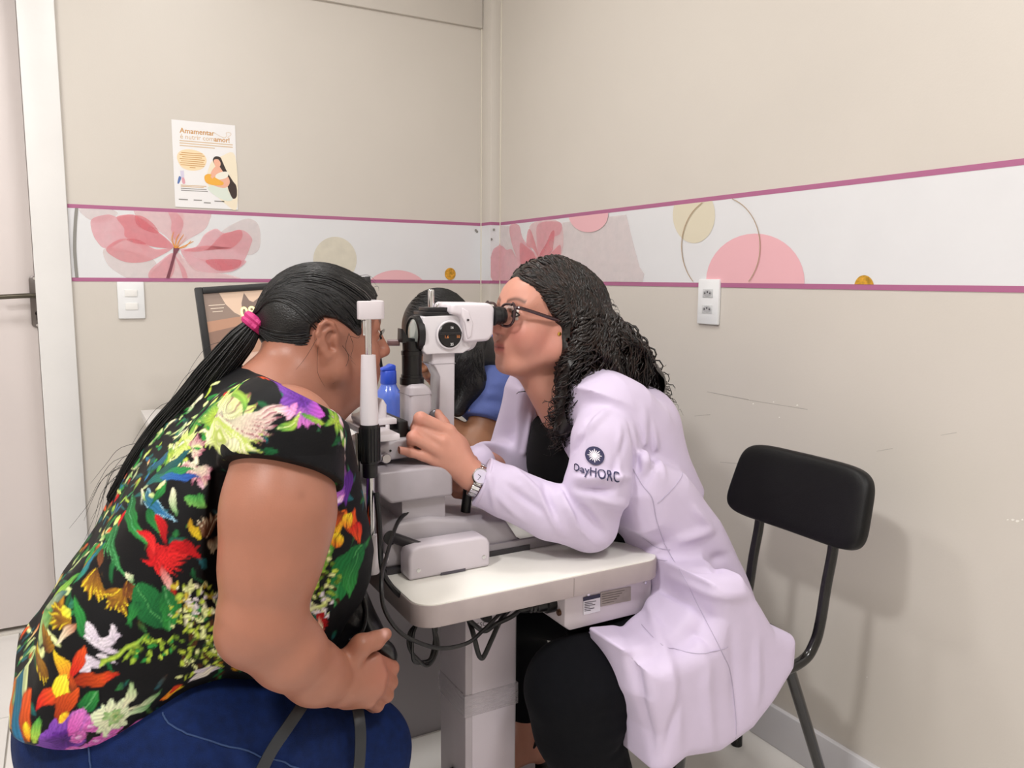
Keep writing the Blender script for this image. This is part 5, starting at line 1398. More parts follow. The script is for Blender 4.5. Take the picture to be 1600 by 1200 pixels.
# loose wisps at temple, ear and nape
wis = []
for a in ([(545,520),(552,540),(548,560),(556,570)], [(545,522),(540,545),(552,562)], [(500,520),(480,555),(462,578)], [(497,540),(496,580),(508,605)], [(535,540),(545,560),(530,590),(520,600)], [(548,525),(560,528),(565,518)], [(577,452),(590,447),(592,455)], [(560,440),(580,438),(588,446)], [(555,432),(575,430),(588,440)]):
    wis.append(spline([at(x, y, 1.295) for x, y in a], 5))
strands('loose_wisps', wis, HAIRB, ha, .00035, .0001)
# ponytail
cl = spline([TIE, at(372, 538, 1.39), at(335, 583, 1.40), at(297, 628, 1.41), at(255, 672, 1.42), at(222, 712, 1.42), at(196, 748, 1.42), at(172, 782, 1.42)], 5)
wd_ = np.interp(np.linspace(0, 1, len(cl)), [0, .12, .3, .55, .8, 1], [.011, .022, .026, .023, .015, .006])
F = Field(axis(.0, .004, .30), axis(1.32, .004, 1.50), axis(.82, .004, 1.10))
for i in range(len(cl)-4): F.cone(cl[i], cl[i+1], wd_[i]*.80, wd_[i+1]*.80, .004)
V, Q = F.mesh(); V = vsmooth(V, Q, 1, .5)
pt_ = npmesh('ponytail', V, Q, HAIRB, pa)
paths = []
for i in range(300):
    a = rs.rand()*6.28; rr = math.sqrt(rs.rand())*1.08; end = len(cl) if rs.rand() < .6 else rs.randint(len(cl)-10, len(cl))
    ph = rs.rand()*6.28; P = []
    for k in range(0, end):
        t = k/(len(cl)-1); tan = cl[min(k+1, len(cl)-1)]-cl[max(k-1, 0)]; tan /= np.linalg.norm(tan)
        u1 = np.cross(tan, (0, 1, 0)); u1 /= np.linalg.norm(u1); u2 = np.cross(tan, u1)
        w_ = wd_[k]*rr; aa = a+.5*math.sin(2*t+ph)
        P.append(cl[k]+u1*w_*math.cos(aa)+u2*w_*math.sin(aa)+np.array([0, 0, -.004*t*math.sin(5*t+ph)]))
    paths.append(P)
strands('ponytail_strands', paths, HAIRB, pt_, .0013, .0005)
fl_ = []
for i in range(26):
    k = rs.randint(4, 30); s0 = cl[k]; d = np.array([-.05-.05*rs.rand(), .01*rs.normal(), -.04-.06*rs.rand()])
    fl_.append(spline([s0, s0+d*.4+np.array([-.012, 0, .010]), s0+d*.8, s0+d+np.array([.006*rs.normal(), 0, -.02])], 4))
strands('flyaway_strands', fl_, HAIRB, pt_, .0004, .00015)
tt = TIE-cl[3]; tt /= np.linalg.norm(tt)
u1 = np.cross(tt, (0, 1, 0)); u1 /= np.linalg.norm(u1); u2 = np.cross(tt, u1)
sm = MB()
TC = TIE-tt*.002
for o_, rr in ((-.006, .0165), (.003, .0175)):
    sm.tube([TC+tt*o_+(rr+.0012*math.sin(9*a))*(u1*math.cos(a)+u2*math.sin(a)) for a in np.linspace(0, 2*math.pi, 33)[:-1]], .0072, 8, closed=True)
sm.build('hair_tie', mat('pink_elastic', '#c72f79', .55, bump=.4, bscale=300), pa, smooth=True)
er = H.p(-.017, -.0835, -.043)
ea = MB()
for k in range(4): ea.lathe(er+np.array([.0005*(-1)**k, -.001, -.0045*k]), (0, -1, 0), [(-.0012, .0012), (0, .0022), (.0012, .0012)], 10)
ea.build('drop_earring', mat('gold', '#d8b25a', .2, 1.0), pa, smooth=True)

# ------------------------------------------------------------------ black handbag on her lap
hb = empty('handbag', 'black leather shoulder bag held on the lap by the woman in jeans', 'handbag')
BAG = mat('bag_leather', '#0c0c0f', .3, bump=.15, bscale=350, coat=.2)
F = Field(axis(.27, .004, .50), axis(1.13, .004, 1.32), axis(.44, .004, .74))
F.poly([xz(p, 1.19) for p in [(490,1030), (500,985), (522,930), (548,908), (566,912), (580,945), (600,985), (612,1020), (606,1045), (560,1060)]], 1.155, 1.30, .022, .01)
V, Q = F.mesh(); N = vnormals(V, Q)
D = fold(V, N, at(505,960,1.15), at(560,985,1.15), .008, .006, .4)+fold(V, N, at(530,930,1.15), at(548,1000,1.15), .008, -.006, .4)+fold(V, N, at(560,930,1.15), at(585,1000,1.15), .006, .004, .4)
V = vsmooth(V+D, Q, 2, .5); npmesh('bag_body', V, Q, BAG, hb)
MB().tube(spline([at(566, 925, 1.15), at(572, 955, 1.148), at(566, 985, 1.146), at(545, 1000, 1.146)], 6), .0035, 8).build('piping', BAG, hb, smooth=True)
hd = MB(); hd.tube(spline([at(575, 1030, 1.15), at(590, 1012, 1.115), at(604, 1015, 1.11), at(608, 1030, 1.12), at(596, 1040, 1.15)], 6), .0125, 12); hd.build('rolled_handle', BAG, hb, smooth=True)
STRP = mat('strap_leather', '#23262b', .45)
def ribbon(P, w, t, wid):
    mb = MB(); vs = []; fs = []
    P = [np.asarray(p) for p in P]; n = len(P)
    for i in range(n):
        tn = P[min(i+1, n-1)]-P[max(i-1, 0)]; tn /= np.linalg.norm(tn)
        sd = np.cross(tn, wid); sd /= np.linalg.norm(sd); up = np.cross(sd, tn)
        for a, b in ((-1, -1), (1, -1), (1, 1), (-1, 1)): vs.append(P[i]+sd*a*w/2+up*b*t/2)
    for i in range(n-1):
        for k in range(4): fs.append((i*4+k, i*4+(k+1) % 4, i*4+4+(k+1) % 4, i*4+4+k))
    fs += [(0, 1, 2, 3), tuple((n-1)*4+k for k in (3, 2, 1, 0))]
    mb.add(vs, fs); return mb
for q in ([(484,1085,1.10),(470,1106,1.075),(448,1138,1.062),(425,1172,1.058),(408,1205,1.056)], [(556,1095,1.10),(560,1115,1.085),(563,1140,1.072),(563,1170,1.068),(560,1210,1.066)]):
    ribbon(spline([at(*p) for p in q], 6), .017, .003, np.array([0, -1, .35])).build('shoulder_strap', STRP, hb, bevel=0.0008)
# ------------------------------------------------------------------ doctor
do = empty('person', 'curly haired woman in glasses and white coat looking into the slit lamp', 'person')
pit = math.radians(9)
HD = HeadFrame((0.846, 1.383, 1.069), (-math.cos(pit), -.03, math.sin(pit)), (math.sin(pit), 0, math.cos(pit)), 1.0)
SKIN_D = '#cb907d'
F = Field(axis(.50, .0026, .80, .0030, .96, .008, 1.24), axis(1.0, .008, 1.22, .0026, 1.46, .006, 1.62), axis(0.0, .007, .18, .012, .60, .0028, 1.19))
head(F, HD, 1.06, nose=.98)
F.ell(HD.p(.006, .068, -.014), np.array((.009, .008, .016)), HD.M, .006)
F.cone(HD.p(-.015, 0, -.05), at(905, 650, 1.37), .050, .058, .025)
F.cone(HD.p(.03, 0, -.085), at(875, 640, 1.37), .028, .045, .025)
NB = at(915, 665, 1.36)
F.chain([(NB, .06), (at(935, 720, 1.36), .07), (np.array([1.03, 1.31, .66]), .065), (np.array([1.08, 1.26, .54]), .075)], .04, 1.3)
SD = at(948, 650, 1.215); EL = at(917, 818, 1.185); WD_ = at(742, 747, 1.272)
F.cone(NB, SD, .045, .038, .02); SDF_ = np.array([.90, 1.515, .90]); F.cone(NB, SDF_, .045, .040, .02)
F.chain([(SD, .040), (EL, .036), (at(830, 785, 1.225), .038), (WD_, .0265)], .02)
# near hand on the slit lamp
WH_ = at(733, 740, 1.275)
MCd = [at(701, 674, 1.287), at(691, 690, 1.278), at(684, 704, 1.278), at(680, 719, 1.284)]
for a, r in zip(MCd, (.0135, .0130, .0125, .0115)): F.cone(WH_, a, .0225, r, .010)
F.ell(at(708, 706, 1.288), (.034, .015, .034), None, .012)
F.ell(at(718, 724, 1.29), (.030, .018, .026), None, .012)
finger(F, [MCd[0], at(657, 654, 1.292), at(650, 668, 1.322), at(661, 679, 1.338)], [.0125, .0122, .0100, .0082])
finger(F, [MCd[1], at(652, 672, 1.296), at(648, 686, 1.322), at(660, 694, 1.338)], [.0122, .0108, .0095, .0080])
finger(F, [MCd[2], at(645, 683, 1.288), at(643, 697, 1.318), at(655, 702, 1.335)], [.0120, .0108, .0095, .0080])
finger(F, [MCd[3], at(660, 712, 1.287), at(642, 707, 1.293), at(623, 703, 1.300)], [.0112, .0092, .0084, .0066])
finger(F, [at(722, 712, 1.30), at(703, 680, 1.318), at(692, 661, 1.332), at(684, 646, 1.340)], [.017, .0125, .0105, .0085], .007)
# far arm and hand at the joystick
F.chain([(SDF_, .048), (np.array([.86, 1.54, .74]), .040), (np.array([.74, 1.45, .765]), .030), (np.array([.695, 1.405, .775]), .024)], .02)
F.ell((.675, 1.385, .775), (.036, .018, .026), None, .012)
for j_, (zz_, xx_) in enumerate(((.80, .650), (.785, .642), (.768, .645), (.752, .655))): finger(F, [np.array([.655, 1.378, zz_-.004]), np.array([xx_-.012, 1.362, zz_-.012]), np.array([xx_, 1.343, zz_-.014]), np.array([xx_+.02, 1.338, zz_-.012])], [.0115, .0098, .009, .0075])
finger(F, [np.array([.68, 1.37, .795]), np.array([.668, 1.345, .805]), np.array([.655, 1.332, .80])], [.013, .010, .008], .006)
# legs
KN = at(893, 1072, 1.13)
F.chain([(np.array([1.07, 1.18, .46]), .060), (np.array([.93, 1.14, .42]), .058), (KN, .058), (np.array([.82, 1.13, .25]), .048), (np.array([.86, 1.13, .09]), .034)], .03)
F.chain([(np.array([1.07, 1.27, .47]), .065), (np.array([.80, 1.47, .45]), .056), (np.array([.885, 1.50, .25]), .042), (np.array([.89, 1.50, .09]), .030)], .03)
for y_, x_ in ((1.13, .86), (1.50, .89)):
    F.chain([(np.array([x_, y_, .085]), .030), (np.array([x_+.03, y_, .045]), .028)], .015); F.chain([(np.array([x_, y_, .06]), .030), (np.array([x_-.08, y_, .045]), .027), (np.array([x_-.14, y_, .033]), .018)], .015)
V, Q = F.mesh(); V = vsmooth(V, Q, 1, .3)
col = np.tile(np.array(lin(SKIN_D)), (len(V), 1))
col = head_colors(V, col, HD, '#a84f50', '#c9706a', '#2a1c18')
Lh = HD.loc(V)
col = blend(col, .30*np.exp(-((Lh[:, 0]-.03)/.045)**2-((Lh[:, 2]+.045)/.035)**2)*(Lh[:, 1] > .02), '#c47470')
for k_ in range(4): pass
for p_ in (at(657,654,1.28), at(650,672,1.285), at(644,683,1.28), at(625,703,1.29)): col = blend(col, .4*gauss(V, p_, .010), '#cf8878')
col = blend(col, .9*gauss(V, at(622, 701, 1.292), (.005, .006, .0035)), '#e8c0b4')
npmesh('body', V, Q, skin_mat('skin_doctor', SKIN_D), do, col)
eye_parts(HD, do, gaze=(1, 0, -.05))

# trousers
TRO = mat('navy_trousers', '#05060c', .9, var=.12, vscale=90, bump=.2, bscale=500, spec=.2)
F = Field(axis(.62, .005, 1.22), axis(.98, .005, 1.60), axis(.14, .006, .66))
F.chain([(np.array([1.06, 1.15, .47]), .095), (np.array([.93, 1.13, .432]), .086), (KN+np.array([.004, 0, -.004]), .084), (at(905, 1130, 1.13), .080), (at(922, 1200, 1.13), .070), (np.array([.855, 1.13, .16]), .062)], .025)
F.chain([(np.array([1.06, 1.26, .46]), .088), (np.array([.81, 1.47, .45]), .072), (np.array([.875, 1.50, .30]), .056), (np.array([.885, 1.50, .15]), .046)], .025)
F.cut((0, 0, .150), (0, 0, -1))
V, Q = F.mesh(); N = vnormals(V, Q); D = np.zeros_like(V)
for a, b, am in (((905,1090),(978,1075),.005), ((900,1120),(982,1105),-.005), ((930,1150),(985,1135),.005), ((940,1180),(988,1160),-.005), ((880,1040),(940,1000),.004)): D += fold(V, N, at(a[0], a[1], 1.06), at(b[0], b[1], 1.06), .009, am, .4)
D += N*(wob(V, 45, 8)*.0012)[:, None]
npmesh('trousers', vsmooth(V+D, Q, 1, .4), Q, TRO, do)
# black top under the coat
F = Field(axis(.70, .004, 1.06), axis(1.18, .004, 1.54), axis(.60, .004, .96))
F.chain([(at(893, 668, 1.37), .075), (at(905, 720, 1.36), .095), (at(960, 810, 1.32), .10)], .03, 1.35)
nk = at(880, 655, 1.37); F.cut(nk, (-.45, 0, 1))
V, Q = largest(*F.mesh()); npmesh('black_top', vsmooth(V, Q, 1, .4), Q, mat('black_knit', '#08080b', .85, bump=.1, bscale=400, spec=.2), do)

# white coat
COAT = mat('white_coat_cotton', '#d1c4de', .7, var=.015, vscale=30, bump=.06, bscale=700, sheen=.1)
F = Field(axis(.56, .0032, 1.32), axis(.92, .0035, 1.28, .005, 1.64), axis(.20, .0032, .98))
up = [xz(p, 1.24) for p in ((905,605), (950,588), (990,598), (1022,632), (1050,690), (1080,752))]+[xz(p, 1.17) for p in ((1112,805), (1150,880), (1172,930), (1185,965))]+[(1.12, .44), (1.0, .46), (.975, .52), (.975, .62), (.985, .67), (.96, .72)]+[xz(p, 1.30) for p in ((905,790), (886,745), (880,700), (884,655), (890,628))]
F.poly(up, 1.155, 1.53, .070, .01)
wst = [xz(p, 1.15) for p in ((985,700), (1060,735), (1112,805), (1150,880), (1180,955))]+[(1.12, .44), (.965, .46), (.953, .50), (.953, .63), (.945, .66), (.905, .685), (.88, .76)]
F.poly(wst, 1.095, 1.45, .050, .02)
F.chain([(at(918, 625, 1.34), .050), (at(940, 632, 1.27), .060), (at(955, 640, 1.235), .062)], .03)
F.ell(at(1000, 670, 1.30), (.075, .10, .09), None, .04)
sk = [xz(p, 1.0) for p in ((1100,905), (1150,895), (1178,940), (1200,975), (1232,990), (1228,1035), (1200,1085), (1165,1132), (1112,1170), (1060,1178))]+[xz(p, 1.03) for p in ((1012,1190), (994,1182))]+[xz(p, 1.05) for p in ((982,1120), (968,1070))]+[xz(p, 1.10) for p in ((944,1003), (1000,985), (1035,965), (1050,930))]
F.poly(sk, .968, 1.17, .030, .02)
F.cone(at(985, 800, 1.22), at(1010, 835, 1.20), .035, .04, .03)
F.poly([xz(p, 1.075) for p in ((944,996), (1000,990), (1028,968), (1050,940), (1120,930), (1130,1020), (1000,1080), (962,1060))], 1.015, 1.135, .018, .02)
# sleeves
FAD = at(752, 752, 1.268); fdir = FAD-EL; fdir /= np.linalg.norm(fdir)
F.chain([(at(955, 637, 1.25), .058), (at(944, 690, 1.185), .0610), (at(932, 760, 1.165), .0595), (EL+np.array([.004, 0, .002]), .054), (at(860, 800, 1.205), .051), (at(790, 768, 1.245), .046), (FAD-fdir*.004, .0435), (FAD+fdir*.05, .043)], .009)
F.chain([(SDF_, .06), (np.array([.86, 1.54, .74]), .054), (np.array([.76, 1.46, .765]), .044), (np.array([.715, 1.42, .775]), .040)], .015)
# far front panel hanging open
F.poly([xz(p, 1.47) for p in ((848,612), (812,612), (806,650), (804,700), (800,740), (830,800), (900,830), (900,700))], 1.45, 1.53, .02, .03)
# open front, neck hole, cuffs
F.poly([xz(p, 1.39) for p in ((780,560), (905,560), (900,655), (888,700), (880,760), (870,830), (780,830))], 1.335, 1.455, .01, .012, True)
F.ell(HD.p(-.015, 0, -.10), (.062, .075, .085), None, .02, True)
F.cut(FAD, fdir, (.4, 1.15, .6), (.75, 1.345, .95))
V, Q = F.mesh()
V = vsmooth(V, Q, 1, .4); N = vnormals(V, Q); D = np.zeros_like(V)
bv0 = BVHTree.FromPolygons([tuple(p) for p in V], [tuple(q) for q in Q])
def snap(px, py, bv, n=1.13, d=(.50, .85, -.12)):
    p = Vector(at(px, py, n)); d = Vector(d).normalized(); h = bv.ray_cast(p-d*.3, d, .9)
    return np.array(h[0]) if h[0] is not None else np.array(bv.find_nearest(p)[0])
def fd(a, b, w_, am, Y=1.12):
    global D
    n = 5; pts = [snap(a[0]+(b[0]-a[0])*t, a[1]+(b[1]-a[1])*t, bv0, Y) for t in np.linspace(0, 1, n)]
    pr_ = np.full(len(V), 1e9); tt_ = np.zeros(len(V))
    for i in range(n-1):
        u_ = pts[i+1]-pts[i]; L = u_ @ u_+1e-12; t = np.clip(((V-pts[i]) @ u_)/L, 0, 1)
        d2 = ((V-pts[i]-t[:, None]*u_)**2).sum(1); m = d2 < pr_; pr_[m] = d2[m]; tt_[m] = (i+t[m])/(n-1)
    D = D+N*(am*np.exp(-pr_/(w_*w_))*np.sin(np.pi*(.06+.88*tt_)))[:, None]
for a, b, w_, am, Y in (((955,640),(905,690),.010,.007,1.13), ((930,655),(893,720),.008,-.006,1.13), ((900,752),(985,745),.010,.011,1.115), ((900,768),(960,765),.008,-.010,1.115), ((870,760),(900,830),.009,.008,1.15), ((850,760),(870,815),.008,-.007,1.16), ((905,790),(945,840),.010,-.008,1.13), ((925,775),(985,790),.010,.007,1.12), ((800,735),(850,775),.008,.006,1.19), ((790,760),(850,800),.008,-.006,1.18), ((770,770),(820,815),.008,.004,1.20),
        ((1010,640),(1005,745),.012,.008,1.13), ((1035,700),(1000,760),.010,-.006,1.12), ((985,660),(1000,740),.008,-.005,1.12), ((1060,850),(1120,830),.012,.007,1.08), ((1075,890),(1150,880),.012,-.007,1.05), ((1060,920),(1160,915),.012,.006,1.02), ((1080,790),(1112,825),.010,.006,1.10), ((1050,870),(1010,900),.010,.006,1.05),
        ((1030,930),(1060,1170),.014,.008,.98), ((985,1000),(1020,1180),.014,-.008,.98), ((1090,960),(1110,1165),.014,.006,.98), ((1140,960),(1150,1130),.014,-.006,.98), ((1180,990),(1180,1100),.012,.006,.98), ((1060,1060),(1040,1170),.010,-.006,.98), ((968,665),(960,770),.007,.005,1.13), ((975,680),(955,740),.008,-.006,1.13), ((880,790),(930,850),.008,.007,1.15), ((840,770),(880,840),.007,.006,1.16), ((760,730),(775,800),.006,.004,1.22), ((1020,660),(1030,740),.009,.006,1.15), ((830,640),(815,730),.007,.006,1.45), ((845,630),(840,700),.006,-.005,1.45)):
    fd(a, b, w_*.9, am*1.25, Y)
D += N*(wob(V, 28, 12)*.0022)[:, None]
V = V+D
coat = npmesh('white_coat', V, Q, COAT, do)
N = vnormals(V, Q)
bv1 = BVHTree.FromPolygons([tuple(p) for p in V], [tuple(q) for q in Q])
SEAM = mat('coat_seam', '#b9aec6', .7)
def near_surf(px, py, Y0):
    return at(px, py, Y0)
for nm, pts, Y0 in (('coat_seam', [(1000,742),(1014,768),(1027,786),(1034,820),(1044,850),(1058,880),(1075,915),(1090,950),(1108,990),(1122,1020),(1128,1060),(1130,1110),(1122,1160)], 1.05), ('coat_seam', [(1027,786),(1048,765),(1072,742)], 1.10), ('pocket_edge', [(1005,1008),(1050,1022),(1090,1020),(1135,1008)], .98), ('pocket_edge', [(1006,898),(1030,893),(1052,888)], 1.05), ('coat_seam', [(1020,862),(1036,872),(1058,872)], 1.05)):
    MB().tube([snap(x, y, bv1, Y0)+np.array([-.0003, -.0006, .0001]) for x, y in spline([np.array(q, float) for q in pts], 5)], .0008, 6).build(nm, SEAM, do, smooth=True)
# cuff hem
cu = MB()
u1 = np.cross(fdir, (0, 1, 0)); u1 /= np.linalg.norm(u1); u2 = np.cross(fdir, u1)
cu.tube([FAD-fdir*.003+.0436*(u1*math.cos(a)+u2*math.sin(a)) for a in np.linspace(0, 2*math.pi, 41)[:-1]], .0032, 8, closed=True)
cu.build('cuff_hem', COAT, do, smooth=True)
# lapels: folded strips along the opening
def lapel(pts, Y0, w, nm='lapel'):
    mb = MB(); P = spline([at(x, y, Y0) for x, y in pts], 6); n = len(P); vs = []; fs = []
    for i, p in enumerate(P):
        ww = w*math.sin(math.pi*(.15+.80*i/(n-1)))**.6
        for dx, dy in ((0, 0), (.35*ww, -.9*ww), (.42*ww, -.9*ww+.004), (.10*ww, .006)): vs.append(p+np.array([dx, dy, .12*dx]))
    for i in range(n-1):
        for k in range(4): fs.append((i*4+k, i*4+(k+1) % 4, i*4+4+(k+1) % 4, i*4+4+k))
    fs += [(3, 2, 1, 0), tuple((n-1)*4+k for k in range(4))]
    mb.add(vs, fs); return mb.build(nm, COAT, do, smooth=True)
lapel([(884,632),(878,660),(870,700),(862,745),(856,790)], 1.345, .045)
# sleeve emblem: disc, sunburst and lettering on the sleeve cloth
bvc = BVHTree.FromPolygons([tuple(p) for p in V], [tuple(q) for q in Q])
def on_sleeve(px, py, off):
    p = at(px, py, 1.13); d = Vector((.53, .84, -.10)).normalized(); h = bvc.ray_cast(Vector(p)-d*.12, d, .4)
    if h[0] is None: h = bvc.find_nearest(Vector(p))
    q = h[0]; n = h[1] if h[1].y < 0 else -h[1]
    return np.array(q)+np.array(n)*off
def decal(nm, vs, fs, m, off, parent):
    mb = MB(); mb.add([on_sleeve(x, y, off) for x, y in vs], fs); return mb.build(nm, m, parent, smooth=True, autos=False)
EMB = mat('emblem_navy', '#2b2850', .6); EMW = mat('emblem_white', '#e9e4f0', .6)
def disc(cx, cy, r, n=28, rings=4):
    vs = [(cx, cy)]; fs = []
    for k in range(1, rings+1):
        for i in range(n): a = 2*math.pi*i/n; vs.append((cx+r*k/rings*math.cos(a), cy+r*k/rings*math.sin(a)))
    for i in range(n): fs.append((0, 1+i, 1+(i+1) % n))
    for k in range(rings-1):
        for i in range(n): a, b = 1+k*n+i, 1+k*n+(i+1) % n; fs.append((a, a+n, b+n, b))
    return vs, fs
cxe, cye = 930.0, 713
em = decal('emblem_disc', *disc(cxe, cye, 14, 36, 8), EMB, .0026, coat)
vs, fs = disc(cxe, cye, 3.4, 14, 2); o_ = len(vs)
for k in range(16):
    a = 2*math.pi*k/16; ca, sa = math.cos(a), math.sin(a); r0_, r1_ = (3.2, 10.4) if k % 2 == 0 else (3.2, 8.4)
    b = len(vs)
    for r_, w_ in ((r0_, .55), ((r0_+r1_)/2, .85), (r1_, .35)): vs += [(cxe+r_*ca-w_*sa, cye+r_*sa+w_*ca), (cxe+r_*ca+w_*sa, cye+r_*sa-w_*ca)]
    fs += [(b, b+1, b+3, b+2), (b+2, b+3, b+5, b+4)]
sb_ = decal('emblem_sunburst', vs, fs, EMW, .0036, coat)
tv, tf = text_mesh('DayHORC', 16.5, 'CENTER', 0, .22)
ca, sa = math.cos(math.radians(6)), math.sin(math.radians(6))
decal('emblem_lettering', [(931.0+(x*.93)*ca+y*sa*.9, 738.5+x*.93*sa-y*ca) for x, y, _ in tv], tf, EMB, .0030, coat)

# glasses
gl = bpy.data.objects.new('eyeglasses', None); COL.objects.link(gl); gl.parent = do; gl.empty_display_size = .03
GF = mat('glasses_frame', '#34191e', .25, coat=.4); GG = mat('glasses_lens', '#f4f6f6', .03, trans=1.0, alpha=.22)
for q in (-1, 1):
    ring = []
    for a in np.linspace(0, 2*math.pi, 37)[:-1]:
        cc_, ss_ = math.cos(a), math.sin(a)
        yy = .034+.0265*math.copysign(abs(cc_)**.75, cc_); zz_ = -.003+.0215*math.copysign(abs(ss_)**.8, ss_)+(.004 if (cc_ > .5 and ss_ > 0) else 0)
        xx = .1055-.10*(yy-.034)**1*.28
        ring.append(HD.p(xx, q*yy, zz_))
    ri = MB(); ri.tube(ring, .0027, 8, closed=True); rim = ri.build('rim', GF, gl, smooth=True)
    ln = MB(); ln.add([p for p in ring]+[p+HD.M[0]*.0012 for p in ring], [tuple(range(36)), tuple(range(71, 35, -1))]); ln.build('lens', GG, gl)
    te = [HD.p(.1035, q*.061, .0125), HD.p(.096, q*.069, .0125), HD.p(.07, q*.0745, .009), HD.p(.02, q*.0795, .002), HD.p(-.015, q*.0815, .002), HD.p(-.032, q*.080, -.012)]
    MB().tube(spline(te, 5), .0034, 8).build('temple', GF, gl, smooth=True)
MB().tube(spline([HD.p(.1085, -.009, .003), HD.p(.1125, 0, .007), HD.p(.1085, .009, .003)], 6), .002, 8).build('bridge', GF, gl, smooth=True)
MB().lathe(HD.p(.008, .0765, -.024), HD.M[1], [(-.002, .0028), (0, .0042), (.002, .0042), (.0035, .0025)], 14).build('stud_earring', mat('gold', '#d8b25a', .2, 1.0), do, smooth=True)
# wrist watch
wa = bpy.data.objects.new('wrist_watch', None); COL.objects.link(wa); wa.parent = do; wa.empty_display_size = .03
wdir = fdir; wc = at(745, 750, 1.270)
for i in range(22):
    a = 2*math.pi*i/22
    c_ = wc+.0300*(u1*math.cos(a)+u2*math.sin(a)); rad = u1*math.cos(a)+u2*math.sin(a); tg = -u1*math.sin(a)+u2*math.cos(a)
    b_ = MB(); P8 = []
    for s1 in (-1, 1):
        for s2 in (-1, 1):
            for s3 in (-1, 1): P8.append(c_+wdir*s1*.0075+tg*s2*.0038+rad*s3*.0014)
    b_.add(P8, [(0, 1, 3, 2), (4, 6, 7, 5), (0, 4, 5, 1), (2, 3, 7, 6), (0, 2, 6, 4), (1, 5, 7, 3)]); b_.build('band_link', CHROME, wa, bevel=.0006, seg=1)
wn = np.array([-.30, -.85, .45]); wn -= wdir*(wn @ wdir); wn /= np.linalg.norm(wn)
wf = wc+wn*.029
wcase = MB().lathe(wf, wn, [(0, .0135), (.001, .0155), (.005, .0155), (.0065, .0140), (.0066, .0125)], 32).build('watch_case', CHROME, wa, smooth=True)
MB().lathe(wf+wn*.0062, wn, [(0, .0126), (.0005, .0126)], 32).build('watch_dial', mat('dial_silver', '#d9d2e6', .25, .2), wa)
h1 = np.cross(wn, wdir); 
hm = MB(); hm.bar(wf+wn*.0071, wf+wn*.0071+h1*.008+wdir*.003, .0004, 6); hm.bar(wf+wn*.0071, wf+wn*.0071-h1*.002+wdir*.006, .0004, 6); hm.build('watch_hands', mat('hand_dark', '#3a3648', .4), wa)
# sandals
for y_, x_ in ((1.13, .86), (1.50, .89)):
    MB().prism([(x_+.05, y_-.03), (x_+.05, y_+.03), (x_-.05, y_+.04), (x_-.15, y_+.035), (x_-.175, y_), (x_-.15, y_-.035), (x_-.05, y_-.036)], 2, .0, .016).build('sandal_sole', BLACKP, do, bevel=.003)
    for xx, zz_, rr in ((x_-.10, .045, .031), (x_+.005, .10, .036)):
        ring = [np.array([xx+(.012*math.sin(a)), y_+rr*math.cos(a), zz_+(rr*.95)*math.sin(a)]) for a in np.linspace(0, 2*math.pi, 25)[:-1]]
        MB().tube(ring, .0045, 6, closed=True).build('sandal_strap', BLACKP, do, smooth=True)

# ------------------------------------------------------------------ doctor: curly hair
F = Field(axis(.72, .0035, 1.12), axis(1.26, .0035, 1.52), axis(.78, .0035, 1.215))
F.ell(HD.p(-.016, 0, .032), np.array((.106, .088, .098)), HD.M, .01)
F.ell(HD.p(-.060, 0, .000), np.array((.085, .092, .105)), HD.M, .03)
hl = [(.2, .069), (.092, .069), (.074, .066), (.052, .050), (.034, .020), (.014, -.004), (.000, -.012), (-.002, -.040), (.010, -.075), (.02, -.12), (.2, -.2)]
F.poly([(HD.p(x, 0, z)[0], HD.p(x, 0, z)[2]) for x, z in hl], 1.2, 1.6, .002, .012, True)
F.chain([(HD.p(-.07, .01, -.03), .082), (at(945, 555, 1.34), .066), (at(975, 580, 1.32), .050), (at(1003, 603, 1.31), .038), (at(1022, 622, 1.31), .020)], .03, 1.25)
F.chain([(HD.p(-.04, .072, -.03), .036), (at(903, 590, 1.28), .036), (at(893, 635, 1.28), .029), (at(878, 672, 1.285), .016)], .02)
F.chain([(HD.p(-.055, .06, -.03), .040), (at(925, 590, 1.275), .034), (at(925, 620, 1.265), .020)], .02)
F.chain([(HD.p(-.03, -.072, -.03), .034), (at(862, 600, 1.46), .030), (at(848, 620, 1.47), .016)], .02)
V, Q = F.mesh(); V = vsmooth(V, Q, 2, .5); N = vnormals(V, Q)
V = V+N*(wob(V, 80, 21)*.0025)[:, None]
hd_ = npmesh('hair', V, Q, HAIRD, do)
bvh_ = BVHTree.FromPolygons([tuple(p) for p in V], [tuple(q) for q in Q])
rs = np.random.RandomState(9); paths = []
def curl(base, rad, wl, ph, grow=True):
    B = [np.asarray(p) for p in base]; L = [0]
    for i in range(1, len(B)): L.append(L[-1]+np.linalg.norm(B[i]-B[i-1]))
    P = []
    for i in range(len(B)):
        t = L[i]/(L[-1]+1e-9); tn = B[min(i+1, len(B)-1)]-B[max(i-1, 0)]; tn /= np.linalg.norm(tn)+1e-9
        a1 = np.cross(tn, (.3, 1, .2)); a1 /= np.linalg.norm(a1); a2 = np.cross(tn, a1)
        r_ = rad*((.16+1.05*t**2.0) if grow else 1); an = ph+2*math.pi*L[i]/wl
        P.append(B[i]+r_*(a1*math.cos(an)+a2*math.sin(an)))
    return P
ends = [(1040,640,1.31), (1030,625,1.33), (1018,640,1.29), (1000,615,1.28), (985,600,1.27), (960,620,1.26), (1035,610,1.35), (935,630,1.265), (912,650,1.27), (890,680,1.28), (875,690,1.29), (865,670,1.30), (880,640,1.275), (900,610,1.27), (1000,580,1.30), (1022,600,1.32), (850,612,1.45), (835,612,1.46)]
